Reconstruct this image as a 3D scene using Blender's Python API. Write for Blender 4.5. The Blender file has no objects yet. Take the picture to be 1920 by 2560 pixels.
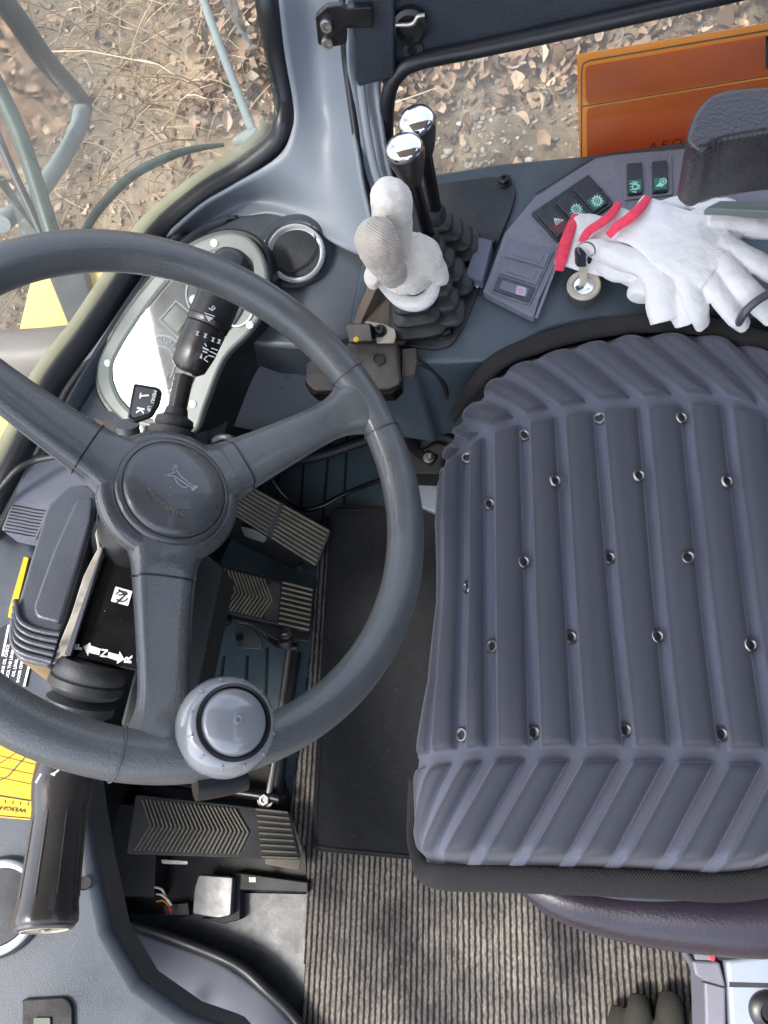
import bpy, bmesh, math, random
import numpy as np
from mathutils import Vector, Matrix, noise
random.seed(7); rng = np.random.default_rng(7)
S = bpy.context.scene; COL = S.collection
R_ = math.radians
# ---------------------------------------------------------------- camera
F = 1862.0
_X = Vector((8920, 360, 1862)).normalized(); _Y = Vector((160, 5115, -1862)); _Y = (_Y - _X*_X.dot(_Y)).normalized(); _Z = _X.cross(_Y)
RW = Matrix((_X, _Y, _Z))
CAM = Vector((0, 0, 1.15))
cd = bpy.data.cameras.new('camera'); cam = bpy.data.objects.new('camera', cd); COL.objects.link(cam)
cam.matrix_world = Matrix.Translation(CAM) @ RW.to_4x4()
cd.sensor_fit = 'VERTICAL'; cd.sensor_height = 24; cd.lens = 24*F/2560; cd.clip_start = .02; cd.clip_end = 900
S.camera = cam
# ---------------------------------------------------------------- world, sun, exposure
W = bpy.data.worlds.new('World'); S.world = W; W.use_nodes = True
nt = W.node_tree; bg = nt.nodes['Background']; sk = nt.nodes.new('ShaderNodeTexSky'); sk.sky_type = 'NISHITA'; sk.sun_disc = False
EL, AZ = R_(60), R_(-120)      # sun high in front, to the left
sk.sun_elevation = EL; sk.sun_rotation = AZ; sk.air_density = 1.0; sk.dust_density = 2.5; sk.ozone_density = 1.0
hs = nt.nodes.new('ShaderNodeHueSaturation'); hs.inputs['Saturation'].default_value = .62; nt.links.new(sk.outputs[0], hs.inputs['Color']); nt.links.new(hs.outputs[0], bg.inputs[0]); bg.inputs[1].default_value = .15
sd = bpy.data.lights.new('sun', 'SUN'); sd.energy = 1.1; sd.angle = R_(14); sd.color = (1, .95, .87)
sun = bpy.data.objects.new('sun', sd); COL.objects.link(sun)
_sd = Vector((math.sin(AZ)*math.cos(EL), math.cos(AZ)*math.cos(EL), math.sin(EL)))
sun.rotation_euler = _sd.to_track_quat('Z', 'Y').to_euler()
S.view_settings.view_transform = 'Standard'; S.view_settings.look = 'None'; S.view_settings.gamma = 1
S.view_settings.exposure = 2.12
S.cycles.max_bounces = 8; S.cycles.diffuse_bounces = 4; S.cycles.transparent_max_bounces = 16
# ---------------------------------------------------------------- pixel -> world helpers
def ray(x, y): return RW @ Vector((x-960, -(y-1280), -F))/F
def P(x, y, z): d = ray(x, y); return CAM + d*((z-CAM.z)/d.z)
def PY(x, y, yy): d = ray(x, y); return CAM + d*((yy-CAM.y)/d.y)
def D(x, y, d): return CAM + ray(x, y)*d
class Pl:
    def __init__(s, o, n): s.o = Vector(o); s.n = Vector(n).normalized()
    def __call__(s, x, y, off=0):
        d = ray(x, y); return CAM + d*(((s.o + s.n*off - CAM).dot(s.n))/d.dot(s.n))
def PZ(z): return Pl((0, 0, z), (0, 0, 1))
def P3(a, b, c):
    A, B, Cc = [P(*q) for q in (a, b, c)]; n = (B-A).cross(Cc-A).normalized()
    if n.dot(CAM-A) < 0: n = -n
    return Pl(A, n)
# ---------------------------------------------------------------- materials
def lin(c):
    return tuple(((v/255)/12.92 if v/255 <= .04045 else ((v/255+.055)/1.055)**2.4) for v in c)
MATS = {}
def mat(name, col, rough=.5, metal=0, bump=0, bscale=900, var=.12, vscale=25, dust=0, dcol=(.30, .25, .17), dscale=30, coat=0, sheen=0, spec=.5, aniso=None):
    m = bpy.data.materials.new(name); m.use_nodes = True; N = m.node_tree.nodes; L = m.node_tree.links
    b = N['Principled BSDF']; tc = N.new('ShaderNodeTexCoord'); ob = tc.outputs['Object']
    if aniso:
        mp = N.new('ShaderNodeMapping'); mp.inputs['Scale'].default_value = aniso; L.new(ob, mp.inputs[0]); obb = mp.outputs[0]
    else: obb = ob
    n1 = N.new('ShaderNodeTexNoise'); n1.inputs['Scale'].default_value = vscale; n1.inputs['Detail'].default_value = 6; L.new(ob, n1.inputs[0])
    cr = N.new('ShaderNodeValToRGB'); e = cr.color_ramp.elements
    e[0].position = .3; e[1].position = .7
    e[0].color = (*[c*(1-var) for c in col], 1); e[1].color = (*[min(1, c*(1+var)) for c in col], 1)
    L.new(n1.outputs[0], cr.inputs[0]); out = cr.outputs[0]
    rr = N.new('ShaderNodeMapRange'); rr.inputs[1].default_value = .3; rr.inputs[2].default_value = .7
    rr.inputs[3].default_value = max(0, rough-.06); rr.inputs[4].default_value = min(1, rough+.08); L.new(n1.outputs[0], rr.inputs[0]); ro = rr.outputs[0]
    if dust:
        n2 = N.new('ShaderNodeTexNoise'); n2.inputs['Scale'].default_value = dscale; n2.inputs['Detail'].default_value = 9; n2.inputs['Roughness'].default_value = .7; L.new(ob, n2.inputs[0])
        r2 = N.new('ShaderNodeMapRange'); r2.inputs[1].default_value = .42; r2.inputs[2].default_value = .68; r2.inputs[4].default_value = dust; L.new(n2.outputs[0], r2.inputs[0])
        mx = N.new('ShaderNodeMix'); mx.data_type = 'RGBA'; L.new(r2.outputs[0], mx.inputs[0]); L.new(out, mx.inputs[6]); mx.inputs[7].default_value = (*dcol, 1); out = mx.outputs[2]
        mr = N.new('ShaderNodeMix'); L.new(r2.outputs[0], mr.inputs[0]); L.new(ro, mr.inputs[2]); mr.inputs[3].default_value = .9; ro = mr.outputs[0]
    L.new(out, b.inputs['Base Color']); L.new(ro, b.inputs['Roughness'])
    b.inputs['Metallic'].default_value = metal; b.inputs['Specular IOR Level'].default_value = spec
    b.inputs['Coat Weight'].default_value = coat; b.inputs['Coat Roughness'].default_value = .08
    if sheen: b.inputs['Sheen Weight'].default_value = sheen; b.inputs['Sheen Roughness'].default_value = .4
    if bump:
        n3 = N.new('ShaderNodeTexNoise'); n3.inputs['Scale'].default_value = bscale; n3.inputs['Detail'].default_value = 3; L.new(obb, n3.inputs[0])
        bp = N.new('ShaderNodeBump'); bp.inputs['Strength'].default_value = bump; bp.inputs['Distance'].default_value = .001; L.new(n3.outputs[0], bp.inputs['Height']); L.new(bp.outputs[0], b.inputs['Normal'])
    MATS[name] = m; return m
M = {}
def dm(k, *a, **kw): M[k] = mat(k, *a, **kw); return M[k]
dm('dash_plastic', (0.052, 0.064, 0.080), 0.38, bump=.2, bscale=900, dust=.10, dcol=(.22, .19, .16), dscale=14)
dm('console_plastic', (0.05, 0.072, 0.092), 0.32, bump=.6, bscale=700, dust=.14, dcol=(.18, .18, .18), dscale=12)
dm('panel_plastic', (0.17, 0.175, 0.215), 0.33, bump=1.0, bscale=420, var=.1)
dm('pillar_paint', (0.2, 0.23, 0.27), 0.4, bump=.15, bscale=300, var=.05, vscale=8)
dm('sill_paint', (0.19, 0.205, 0.24), 0.3, bump=.1, bscale=300, var=.12, vscale=8, dust=.15, dcol=(.3, .3, .3))
dm('wheel_plastic', (0.08, 0.088, 0.093), 0.32, bump=.5, coat=.35, bscale=650, var=.12, vscale=18, dust=.14, dcol=(.20, .17, .14), dscale=18)
dm('wheel_smooth', (0.055, 0.06, 0.066), 0.3, coat=.3, bump=.15, bscale=500, var=.1, dust=.12, dcol=(.2, .18, .16), dscale=25)
dm('relief', (.26, .27, .29), .4)
dm('black_rubber', (0.012, 0.014, 0.016), 0.5, bump=.3, bscale=500, dust=.12, dcol=(.12, .11, .1))
dm('seal_rubber', (0.014, 0.016, 0.02), 0.4, bump=.15, bscale=300)
dm('headliner', (0.4, 0.4, 0.4), 0.9)
dm('floor_paint', (0.03, 0.036, 0.043), 0.4, bump=.2, dust=.3, dcol=(.12, .12, .11))
dm('black_plastic', (0.007, 0.008, 0.01), 0.32, bump=.1, dust=.12, dcol=(.07, .065, .06), dscale=60)
dm('dark_plate', (0.014, 0.017, 0.022), 0.45, bump=.2, dust=.35, dcol=(.10, .095, .09), dscale=22)
dm('door_plastic', (0.024, 0.031, 0.042), 0.42, bump=.5, bscale=600)
dm('gloss_black', (0.004, 0.004, 0.005), 0.22, spec=.35, dust=.03, dcol=(.08, .07, .06))
dm('grip_plastic', (0.034, 0.031, 0.029), 0.22, bump=.15, bscale=300, var=.2)
dm('dusty_case', (0.038, 0.036, 0.034), 0.5, dust=.5, dcol=(.14, .115, .095), dscale=30, bump=.2)
dm('chrome', (.80, .82, .84), .12, metal=1, var=.04)
dm('steel', (.45, .44, .42), .35, metal=1, var=.2, dust=.3)
dm('silver_ring', (0.8, 0.82, 0.84), 0.25, metal=.35, var=.1)
dm('bolt_steel', (.25, .25, .25), .4, metal=.9, dust=.3, dcol=(.2, .17, .12))
dm('silver_tape', (0.26, 0.25, 0.23), 0.45, metal=.6, var=.45, vscale=90, dust=.5, dcol=(.35, .30, .22), dscale=70)
dm('bezel_grey', (0.14, 0.165, 0.155), 0.38, var=.05)
dm('gauge_face', (0.04, 0.04, 0.045), 0.3, var=.25, vscale=30)
dm('gauge_line', (0.75, 0.77, 0.8), 0.5, var=.05)
dm('gauge_red', (.65, .06, .10), .4)
dm('white_print', (.75, .76, .78), .5, var=.05)
dm('grey_print', (.42, .44, .47), .5, var=.2)
dm('green_print', (.02, .16, .10), .4)
dm('red_print', (.12, .012, .012), .3)
dm('icon_mint', (.45, .75, .68), .4)
dm('switch_black', (.030, .033, .042), .28, bump=.2)
dm('switch_blank', (0.15, 0.15, 0.19), 0.36, bump=.4, bscale=500)
dm('glove_white', (0.7, 0.69, 0.68), 0.9, bump=.9, bscale=520, var=.03, sheen=.2, aniso=(3.0, .6, 1))
dm('glove_used', (0.7, 0.66, 0.6), 0.9, bump=.9, bscale=650, var=.15, vscale=14, sheen=.2, dust=.22, dcol=(.48, .42, .35), dscale=16, aniso=(1.6, 1.6, .4))
dm('glove_tan', (.50, .44, .38), .9, bump=.9, bscale=650, var=.2, vscale=22, sheen=.2, dust=.5, dcol=(.32, .26, .21), dscale=24)
dm('cuff_red', (.80, .06, .11), .9, bump=.8, bscale=1100, var=.15, vscale=200)
dm('cuff_speckle', (.7, .7, .7), .9, bump=.8, bscale=900)
dm('orange_sign', (1, 0.42, 0.015), 0.45, var=.1)
dm('orange_smear', (0.8, 0.28, 0.012), 0.5, var=.35, vscale=9, dust=.7, dcol=(.9, .38, .012), dscale=8)
dm('stalk_black', (.022, .021, .021), .28, bump=.15)
dm('yellow_paint', (0.8, 0.52, 0.14), 0.4, var=.06)
dm('cab_yellow', (0.21, 0.195, 0.12), 0.5, var=.1)
dm('label_yellow', (0.72, 0.4, 0.008), 0.5, var=.05)
dm('label_black', (.012, .012, .016), .45)
dm('mirror_grey', (0.15, 0.175, 0.18), 0.5, var=.1, bump=.2)
dm('mirror_dark', (.045, .055, .07), .4, bump=.2)
dm('dark_green', (.012, .03, .022), .25)
dm('brown_pipe', (.13, .105, .095), .45)
dm('floor_rubber', (0.085, 0.13, 0.15), 0.35, bump=.3, dust=.25, dcol=(.12, .12, .11))
dm('mat_black', (0.012, 0.013, 0.015), 1, bump=1.0, bscale=1600, var=.25, vscale=120, sheen=.05, dust=.08, dcol=(.06, .06, .06))
dm('pedal_rubber', (0.21, 0.18, 0.12), 0.85, bump=.4, dust=.75, dcol=(.36, .32, .22), dscale=38)
dm('pedal_clean', (0.12, 0.11, 0.088), 0.8, bump=.4, dust=.6, dcol=(.20, .18, .14), dscale=30)
dm('well_black', (0.005, 0.006, 0.007), 0.6, bump=.2, dust=.1, dcol=(.04, .04, .04))
dm('armrest_vinyl', (0.03, 0.028, 0.032), 0.36, coat=.3, bump=1.2, bscale=380)
dm('cushion_vinyl', (0.022, 0.017, 0.028), 0.3, bump=.25, bscale=400)
dm('seat_trim', (0.016, 0.015, 0.016), 0.85, bump=1.0, bscale=300, aniso=(6, 1, 1))
dm('seat_fabric', (0.037, 0.04, 0.054), 0.64, bump=.35, bscale=2200, var=.05, vscale=10, sheen=.35)
dm('buckle_grey', (0.28, 0.32, 0.39), 0.45, var=.05)
dm('buckle_side', (0.16, 0.16, 0.19), 0.5, var=.05)
dm('buckle_red', (.75, .045, .05), .35)
dm('pink', (.75, .18, .45), .5)
dm('box_grey', (0.1, 0.11, 0.145), 0.42, bump=.3, bscale=500)
dm('cover_grey', (0.06, 0.066, 0.08), 0.32, bump=.3, bscale=600, var=.1)
dm('plate_grey', (0.042, 0.048, 0.056), 0.3, var=.2, vscale=60)
dm('cream_metal', (.50, .46, .37), .45, dust=.4, dcol=(.25, .17, .10), dscale=60)
dm('wire_white', (.7, .65, .5), .5); dm('wire_orange', (.7, .2, .03), .5)
dm('knob_clear', (0.22, 0.235, 0.25), 0.2, coat=.8, var=.06)
dm('khaki_fabric', (0.018, 0.017, 0.013), 0.9, bump=.8, bscale=700, dust=.3, dcol=(.05, .048, .036))
dm('lcd', (.17, .19, .15), .2)
dm('brown_dust', (0.12, 0.09, 0.07), 0.75, bump=.3, dust=.5, dcol=(.20, .15, .115), dscale=20)
def knit(k, sc, st, d=.0012, fold=.004):
    m = M[k]; N = m.node_tree.nodes; L = m.node_tree.links; b = N['Principled BSDF']; tc = N.new('ShaderNodeTexCoord')
    w = N.new('ShaderNodeTexWave'); w.inputs['Scale'].default_value = sc; w.inputs['Distortion'].default_value = 1.5; w.inputs['Detail'].default_value = 1; w.bands_direction = 'DIAGONAL'; L.new(tc.outputs['Object'], w.inputs[0])
    n = N.new('ShaderNodeTexNoise'); n.inputs['Scale'].default_value = 55; n.inputs['Detail'].default_value = 4; L.new(tc.outputs['Object'], n.inputs[0])
    b1 = N.new('ShaderNodeBump'); b1.inputs['Strength'].default_value = .8; b1.inputs['Distance'].default_value = fold; L.new(n.outputs[0], b1.inputs['Height'])
    b2 = N.new('ShaderNodeBump'); b2.inputs['Strength'].default_value = st; b2.inputs['Distance'].default_value = d; L.new(w.outputs['Fac'], b2.inputs['Height']); L.new(b1.outputs[0], b2.inputs['Normal']); L.new(b2.outputs[0], b.inputs['Normal'])
knit('glove_white', 190, .22, .0006, .0030); knit('glove_used', 190, .35, .0008, .005); knit('glove_tan', 190, .5, .0010, .004); knit('seat_trim', 260, .5, .0010, .001)
def specks(k, sc=260, amt=.5, col=(.45, .43, .40), thr=.10):
    m = M[k]; N = m.node_tree.nodes; L = m.node_tree.links; b = N['Principled BSDF']; tc = N.new('ShaderNodeTexCoord')
    v = N.new('ShaderNodeTexVoronoi'); v.inputs['Scale'].default_value = sc; L.new(tc.outputs['Object'], v.inputs['Vector'])
    lt = N.new('ShaderNodeMath'); lt.operation = 'LESS_THAN'; lt.inputs[1].default_value = thr; L.new(v.outputs['Distance'], lt.inputs[0])
    sx = N.new('ShaderNodeSeparateColor'); L.new(v.outputs['Color'], sx.inputs[0]); g = N.new('ShaderNodeMath'); g.operation = 'GREATER_THAN'; g.inputs[1].default_value = .80; L.new(sx.outputs[0], g.inputs[0])
    mu = N.new('ShaderNodeMath'); mu.operation = 'MULTIPLY'; L.new(lt.outputs[0], mu.inputs[0]); L.new(g.outputs[0], mu.inputs[1]); m2 = N.new('ShaderNodeMath'); m2.operation = 'MULTIPLY'; m2.inputs[1].default_value = amt; L.new(mu.outputs[0], m2.inputs[0])
    x = N.new('ShaderNodeMix'); x.data_type = 'RGBA'; x.inputs[7].default_value = (*col, 1); L.new(m2.outputs[0], x.inputs[0]); L.new(b.inputs['Base Color'].links[0].from_socket, x.inputs[6]); L.new(x.outputs[2], b.inputs['Base Color'])
for _k in ('gloss_black', 'dark_plate', 'wheel_smooth', 'well_black', 'dusty_case'): specks(_k)
specks('mat_black', 190, .6, (.30, .29, .27), .09); specks('floor_rubber', 150, .35, (.3, .28, .24)); specks('console_plastic', 170, .25); specks('wheel_plastic', 170, .25, (.4, .38, .35), .07)
def translucent(k, f, col):
    m = M[k]; N = m.node_tree.nodes; L = m.node_tree.links; b = N['Principled BSDF']; t = N.new('ShaderNodeBsdfTranslucent'); t.inputs[0].default_value = (*col, 1); x = N.new('ShaderNodeMixShader'); x.inputs[0].default_value = f
    L.new(b.outputs[0], x.inputs[1]); L.new(t.outputs[0], x.inputs[2]); L.new(x.outputs[0], N['Material Output'].inputs['Surface'])
translucent('orange_sign', .75, (1, .58, .04)); translucent('orange_smear', .65, (.9, .45, .03))
def displace(o, st, size):
    t = bpy.data.textures.new('folds', 'CLOUDS'); t.noise_scale = size; t.noise_depth = 2
    d = o.modifiers.new('folds', 'DISPLACE'); d.texture = t; d.strength = st; d.mid_level = .5; d.texture_coords = 'LOCAL'
def glassmat(name, tint, refl=.06, film=0):
    m = bpy.data.materials.new(name); m.use_nodes = True; N = m.node_tree.nodes; L = m.node_tree.links; N.clear()
    o = N.new('ShaderNodeOutputMaterial'); t = N.new('ShaderNodeBsdfTransparent'); t.inputs[0].default_value = (*tint, 1)
    g = N.new('ShaderNodeBsdfGlossy'); g.inputs['Roughness'].default_value = .03; g.inputs[0].default_value = (1, 1, 1, 1)
    lw = N.new('ShaderNodeFresnel'); lw.inputs[0].default_value = 1.45; x = N.new('ShaderNodeMixShader'); mu = N.new('ShaderNodeMath'); mu.operation = 'MULTIPLY'; mu.inputs[1].default_value = refl/.06
    L.new(lw.outputs[0], mu.inputs[0]); L.new(mu.outputs[0], x.inputs[0]); L.new(t.outputs[0], x.inputs[1]); L.new(g.outputs[0], x.inputs[2]); out = x.outputs[0]
    if film:   # haze put into the pane as a thin uneven dusty film
        df = N.new('ShaderNodeBsdfTranslucent'); df.inputs[0].default_value = (.85, .82, .76, 1); d2 = N.new('ShaderNodeBsdfDiffuse'); d2.inputs[0].default_value = (.85, .82, .76, 1); a = N.new('ShaderNodeMixShader'); L.new(df.outputs[0], a.inputs[1]); L.new(d2.outputs[0], a.inputs[2])
        tc = N.new('ShaderNodeTexCoord'); nz = N.new('ShaderNodeTexNoise'); nz.inputs['Scale'].default_value = 9; nz.inputs['Detail'].default_value = 8; L.new(tc.outputs['Object'], nz.inputs[0]); mp = N.new('ShaderNodeMapRange'); mp.inputs[1].default_value = .3; mp.inputs[2].default_value = .7; mp.inputs[3].default_value = film*.5; mp.inputs[4].default_value = film*1.6; L.new(nz.outputs[0], mp.inputs[0])
        y = N.new('ShaderNodeMixShader'); L.new(mp.outputs[0], y.inputs[0]); L.new(out, y.inputs[1]); L.new(a.outputs[0], y.inputs[2]); out = y.outputs[0]
    L.new(out, o.inputs[0]); M[name] = m
glassmat('window_glass', (.93, .96, .94), .05, .09); glassmat('gauge_glass', (.86, .88, .9), .15); glassmat('tinted_glass', (.45, .55, .52), .06)
# ---------------------------------------------------------------- object helpers
def tag(o, label=None, cat=None, group=None, kind=None):
    if label: o['label'] = label
    if cat: o['category'] = cat
    if group: o['group'] = group
    if kind: o['kind'] = kind
    return o
def thing(name, loc, label, cat, group=None):
    o = bpy.data.objects.new(name, None); o.empty_display_size = .05; COL.objects.link(o); o.location = Vector(loc)
    return tag(o, label, cat, group)
def root(o):
    l = Vector((0, 0, 0))
    while o is not None: l += Vector(o.location); o = o.parent
    return l
def link(name, V, Fc, m, parent=None, smooth=40, bevel=0, seg=2, origin=None, label=None):
    V = [Vector(v) for v in V]
    if parent is not None: off = root(parent); loc = Vector((0, 0, 0))
    else:
        off = Vector(origin) if origin is not None else sum(V, Vector())/len(V); loc = off
    me = bpy.data.meshes.new(name); me.from_pydata([v-off for v in V], [], Fc); me.validate(); me.update()
    bm = bmesh.new(); bm.from_mesh(me); bmesh.ops.recalc_face_normals(bm, faces=bm.faces); bm.to_mesh(me); bm.free()
    o = bpy.data.objects.new(name, me); COL.objects.link(o); o.location = loc; o.parent = parent
    me.materials.append(M[m] if isinstance(m, str) else m)
    if smooth is not None:
        me.polygons.foreach_set('use_smooth', [True]*len(me.polygons)); me.set_sharp_from_angle(angle=R_(smooth))
    if bevel:
        b = o.modifiers.new('bevel', 'BEVEL'); b.width = bevel; b.segments = seg; b.limit_method = 'ANGLE'; b.angle_limit = R_(35); b.harden_normals = True
    if label: o['label'] = label
    return o
class MB:
    def __init__(s): s.V = []; s.F = []
    def add(s, V, Fc): n = len(s.V); s.V += [Vector(v) for v in V]; s.F += [tuple(i+n for i in f) for f in Fc]; return s
    def build(s, name, m, parent=None, **k): return link(name, s.V, s.F, m, parent, **k)
def cat_smooth(pts, n=6, closed=False):
    pts = [Vector(p) for p in pts]; out = []; L = len(pts)
    rngi = range(L) if closed else range(L-1)
    for i in rngi:
        if closed: p0, p1, p2, p3 = pts[i-1], pts[i], pts[(i+1) % L], pts[(i+2) % L]
        else: p1, p2 = pts[i], pts[i+1]; p0 = pts[i-1] if i else p1*2-p2; p3 = pts[i+2] if i+2 < L else p2*2-p1
        for k in range(n):
            t = k/n; out.append(.5*((2*p1)+(p2-p0)*t+(2*p0-5*p1+4*p2-p3)*t*t+(3*p1-p0-3*p2+p3)*t**3))
    if not closed: out.append(pts[-1])
    return out
def rounded(px, r, n=4):
    """round the corners of a closed 2-D pixel outline"""
    out = []; L = len(px)
    for i in range(L):
        a, b, c = Vector(px[i-1]), Vector(px[i]), Vector(px[(i+1) % L]); ri = min(r, (a-b).length*.45, (c-b).length*.45)
        p = b+(a-b).normalized()*ri; q = b+(c-b).normalized()*ri
        for k in range(n+1): t = k/n; out.append((1-t)**2*p+2*t*(1-t)*b+t*t*q)
    return [tuple(v) for v in out]
def tess(top):
    from mathutils.geometry import tessellate_polygon
    return [tuple(t) for t in tessellate_polygon([top])]
def prism_vf(top, n, th, inset=0):
    top = [Vector(p) for p in top]; k = len(top); c = sum(top, Vector())/k
    bot = [p-n*th + (c-p)*inset for p in top]
    Fc = [tuple(range(k)), tuple(range(2*k-1, k-1, -1))]+[(i, (i+1) % k, k+(i+1) % k, k+i) for i in range(k)]
    return top+bot, Fc
def plate(name, pl, px, th, m, parent=None, off=0, r=0, smooth=False, bevel=0, inset=0, sm=40, **kw):
    if r: px = rounded(px, r)
    pts = [pl(x, y, off) for x, y in px]
    if smooth: pts = cat_smooth(pts, 5, True)
    V, Fc = prism_vf(pts, pl.n, th, inset)
    return link(name, V, Fc, m, parent, bevel=bevel, smooth=sm, **kw)
def plate_mb(mb, pl, px, th, off=0, r=0):
    if r: px = rounded(px, r)
    mb.add(*prism_vf([pl(x, y, off) for x, y in px], pl.n, th)); return mb
def frame_basis(d):
    d = d.normalized(); u = d.cross(Vector((0, 0, 1)));
    if u.length < 1e-3: u = d.cross(Vector((1, 0, 0)))
    u.normalize(); return d, u, d.cross(u)
def tube_vf(pts, rad, n=12, closed=False, cap=True, flat=1.0, up=None):
    pts = [Vector(p) for p in pts]; L = len(pts); V = []; Fc = []
    rad = rad if hasattr(rad, '__len__') else [rad]*L
    prev = None
    for i in range(L):
        a = pts[i-1] if (i or closed) else pts[i]; b = pts[(i+1) % L] if (i < L-1 or closed) else pts[i]
        d = (b-a).normalized()
        if up is not None: u = d.cross(Vector(up)).normalized()
        elif prev is None: u = frame_basis(d)[1]
        else: u = (prev-d*prev.dot(d)).normalized()
        prev = u; w = d.cross(u)
        for k in range(n): t = 2*math.pi*k/n; V.append(pts[i]+(u*math.cos(t)+w*math.sin(t)*flat)*rad[i])
    for i in range(L if closed else L-1):
        for k in range(n): j = (i+1) % L; Fc.append((i*n+k, i*n+(k+1) % n, j*n+(k+1) % n, j*n+k))
    if cap and not closed: Fc += [tuple(range(n-1, -1, -1)), tuple(range((L-1)*n, L*n))]
    return V, Fc
def tube(name, pts, rad, m, parent=None, n=12, sm=6, closed=False, flat=1.0, up=None, **k):
    pts = [Vector(p) for p in pts]
    if sm:
        if hasattr(rad, '__len__'):
            r2 = [Vector((r, 0, 0)) for r in rad]; rad = [v.x for v in cat_smooth(r2, sm, closed)]
        pts = cat_smooth(pts, sm, closed)
    V, Fc = tube_vf(pts, rad, n, closed, flat=flat, up=up); return link(name, V, Fc, m, parent, **k)
def lathe_vf(o, ax, prof, n=32, sq=0, u=None, asp=1.0):
    """prof: (radius, height) pairs; sq>0 gives a rounded-square section"""
    o = Vector(o); ax = Vector(ax).normalized()
    if u is None: _, u, w = frame_basis(ax)
    else: u = (Vector(u)-ax*Vector(u).dot(ax)).normalized(); w = ax.cross(u)
    V = []; Fc = []
    for r, h in prof:
        for k in range(n):
            t = 2*math.pi*k/n; c, s = math.cos(t), math.sin(t)
            q = 1/((abs(c)**sq+abs(s)**sq)**(1/sq)) if sq else 1
            V.append(o+ax*h+(u*c*q*asp+w*s*q)*r)
    for i in range(len(prof)-1):
        for k in range(n): Fc.append((i*n+k, i*n+(k+1) % n, (i+1)*n+(k+1) % n, (i+1)*n+k))
    Fc += [tuple(range(n-1, -1, -1)), tuple(range((len(prof)-1)*n, len(prof)*n))]
    return V, Fc
def lathe(name, o, ax, prof, m, parent=None, n=32, sq=0, u=None, asp=1.0, **k):
    V, Fc = lathe_vf(o, ax, prof, n, sq, u, asp); return link(name, V, Fc, m, parent, **k)
def grid_vf(rows):
    nu = len(rows); nv = len(rows[0]); V = [p for r in rows for p in r]
    return V, [(i*nv+j, i*nv+j+1, (i+1)*nv+j+1, (i+1)*nv+j) for i in range(nu-1) for j in range(nv-1)]
def loft(name, A, B, m, parent=None, n=10, sag=None, th=.006, sm=6, **k):
    A = cat_smooth(A, sm); B = cat_smooth(B, sm); rows = []
    for i in range(n+1):
        t = i/n; row = []
        for a, b in zip(A, B):
            p = a.lerp(b, t)
            if sag is not None: p = p+Vector(sag)*math.sin(math.pi*t)
            row.append(p)
        rows.append(row)
    V, Fc = grid_vf(rows); o = link(name, V, Fc, m, parent, **k)
    if th: s = o.modifiers.new('solid', 'SOLIDIFY'); s.thickness = th; s.offset = 0
    return o
def seg_mb(mb, pl, px, w, off=0, th=.0006):
    """flat printed stroke along pixel points on a plane, w in metres"""
    pts = [pl(x, y, off) for x, y in px]; L = []; Rr = []
    for i, p in enumerate(pts):
        d = (pts[min(i+1, len(pts)-1)]-pts[max(i-1, 0)]).normalized(); s = pl.n.cross(d)*w/2; L.append(p+s); Rr.append(p-s)
    k = len(pts); V = L+Rr; V += [v-pl.n*th for v in V]
    Fc = []
    for i in range(k-1): Fc += [(i, i+1, k+i+1, k+i), (2*k+i, 3*k+i, 3*k+i+1, 2*k+i+1), (i, 2*k+i, 2*k+i+1, i+1), (k+i, k+i+1, 3*k+i+1, 3*k+i)]
    Fc += [(0, k, 3*k, 2*k), (k-1, 3*k-1, 4*k-1, 2*k-1)]
    mb.add(V, Fc); return mb
def text(pl, s, x, y, dx, dy, size, m, parent, off=.0008, name='lettering', bold=.0, sx=1):
    cu = bpy.data.curves.new('t', 'FONT'); cu.body = s; cu.size = size; cu.align_x = 'CENTER'; cu.align_y = 'CENTER'; cu.extrude = .0002; cu.offset = bold; cu.resolution_u = 3
    o = bpy.data.objects.new('t', cu); COL.objects.link(o)
    bpy.context.view_layer.update()
    me = bpy.data.meshes.new_from_object(o.evaluated_get(bpy.context.evaluated_depsgraph_get()))
    c = pl(x, y, off); X = (pl(x+dx, y+dy, off)-c).normalized(); Y = pl.n.cross(X)
    V = [c+X*v.co.x*sx+Y*v.co.y+pl.n*v.co.z for v in me.vertices]; Fc = [tuple(p.vertices) for p in me.polygons]
    bpy.data.objects.remove(o); bpy.data.curves.remove(cu)
    return link(name, V, Fc, m, parent, smooth=None)
def text_mb(mb, pl, s, x, y, dx, dy, size, off=.0008, bold=0, sx=1):
    o = text(pl, s, x, y, dx, dy, size, 'white_print', None, off, bold=bold, sx=sx); l = o.location
    mb.add([v.co+l for v in o.data.vertices], [tuple(p.vertices) for p in o.data.polygons]); bpy.data.objects.remove(o)
def remesh(o, vox, sm=4):
    r = o.modifiers.new('remesh', 'REMESH'); r.mode = 'VOXEL'; r.voxel_size = vox; r.use_smooth_shade = True
    s = o.modifiers.new('smooth', 'SMOOTH'); s.factor = .6; s.iterations = sm
def bolt(o, ax, r, m, parent, name='bolt', h=None):
    h = h or r*.8
    mb = MB(); mb.add(*lathe_vf(o, ax, [(r*1.35, 0), (r*1.35, h*.3), (r*1.3, h*.35)], 20)); mb.add(*lathe_vf(Vector(o)+Vector(ax).normalized()*h*.3, ax, [(r*.95, 0), (r, h*.05), (r, h*.8), (r*.85, h), (r*.45, h), (r*.4, h*.6)], 6))
    return mb.build(name, m, parent, smooth=30)
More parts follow.
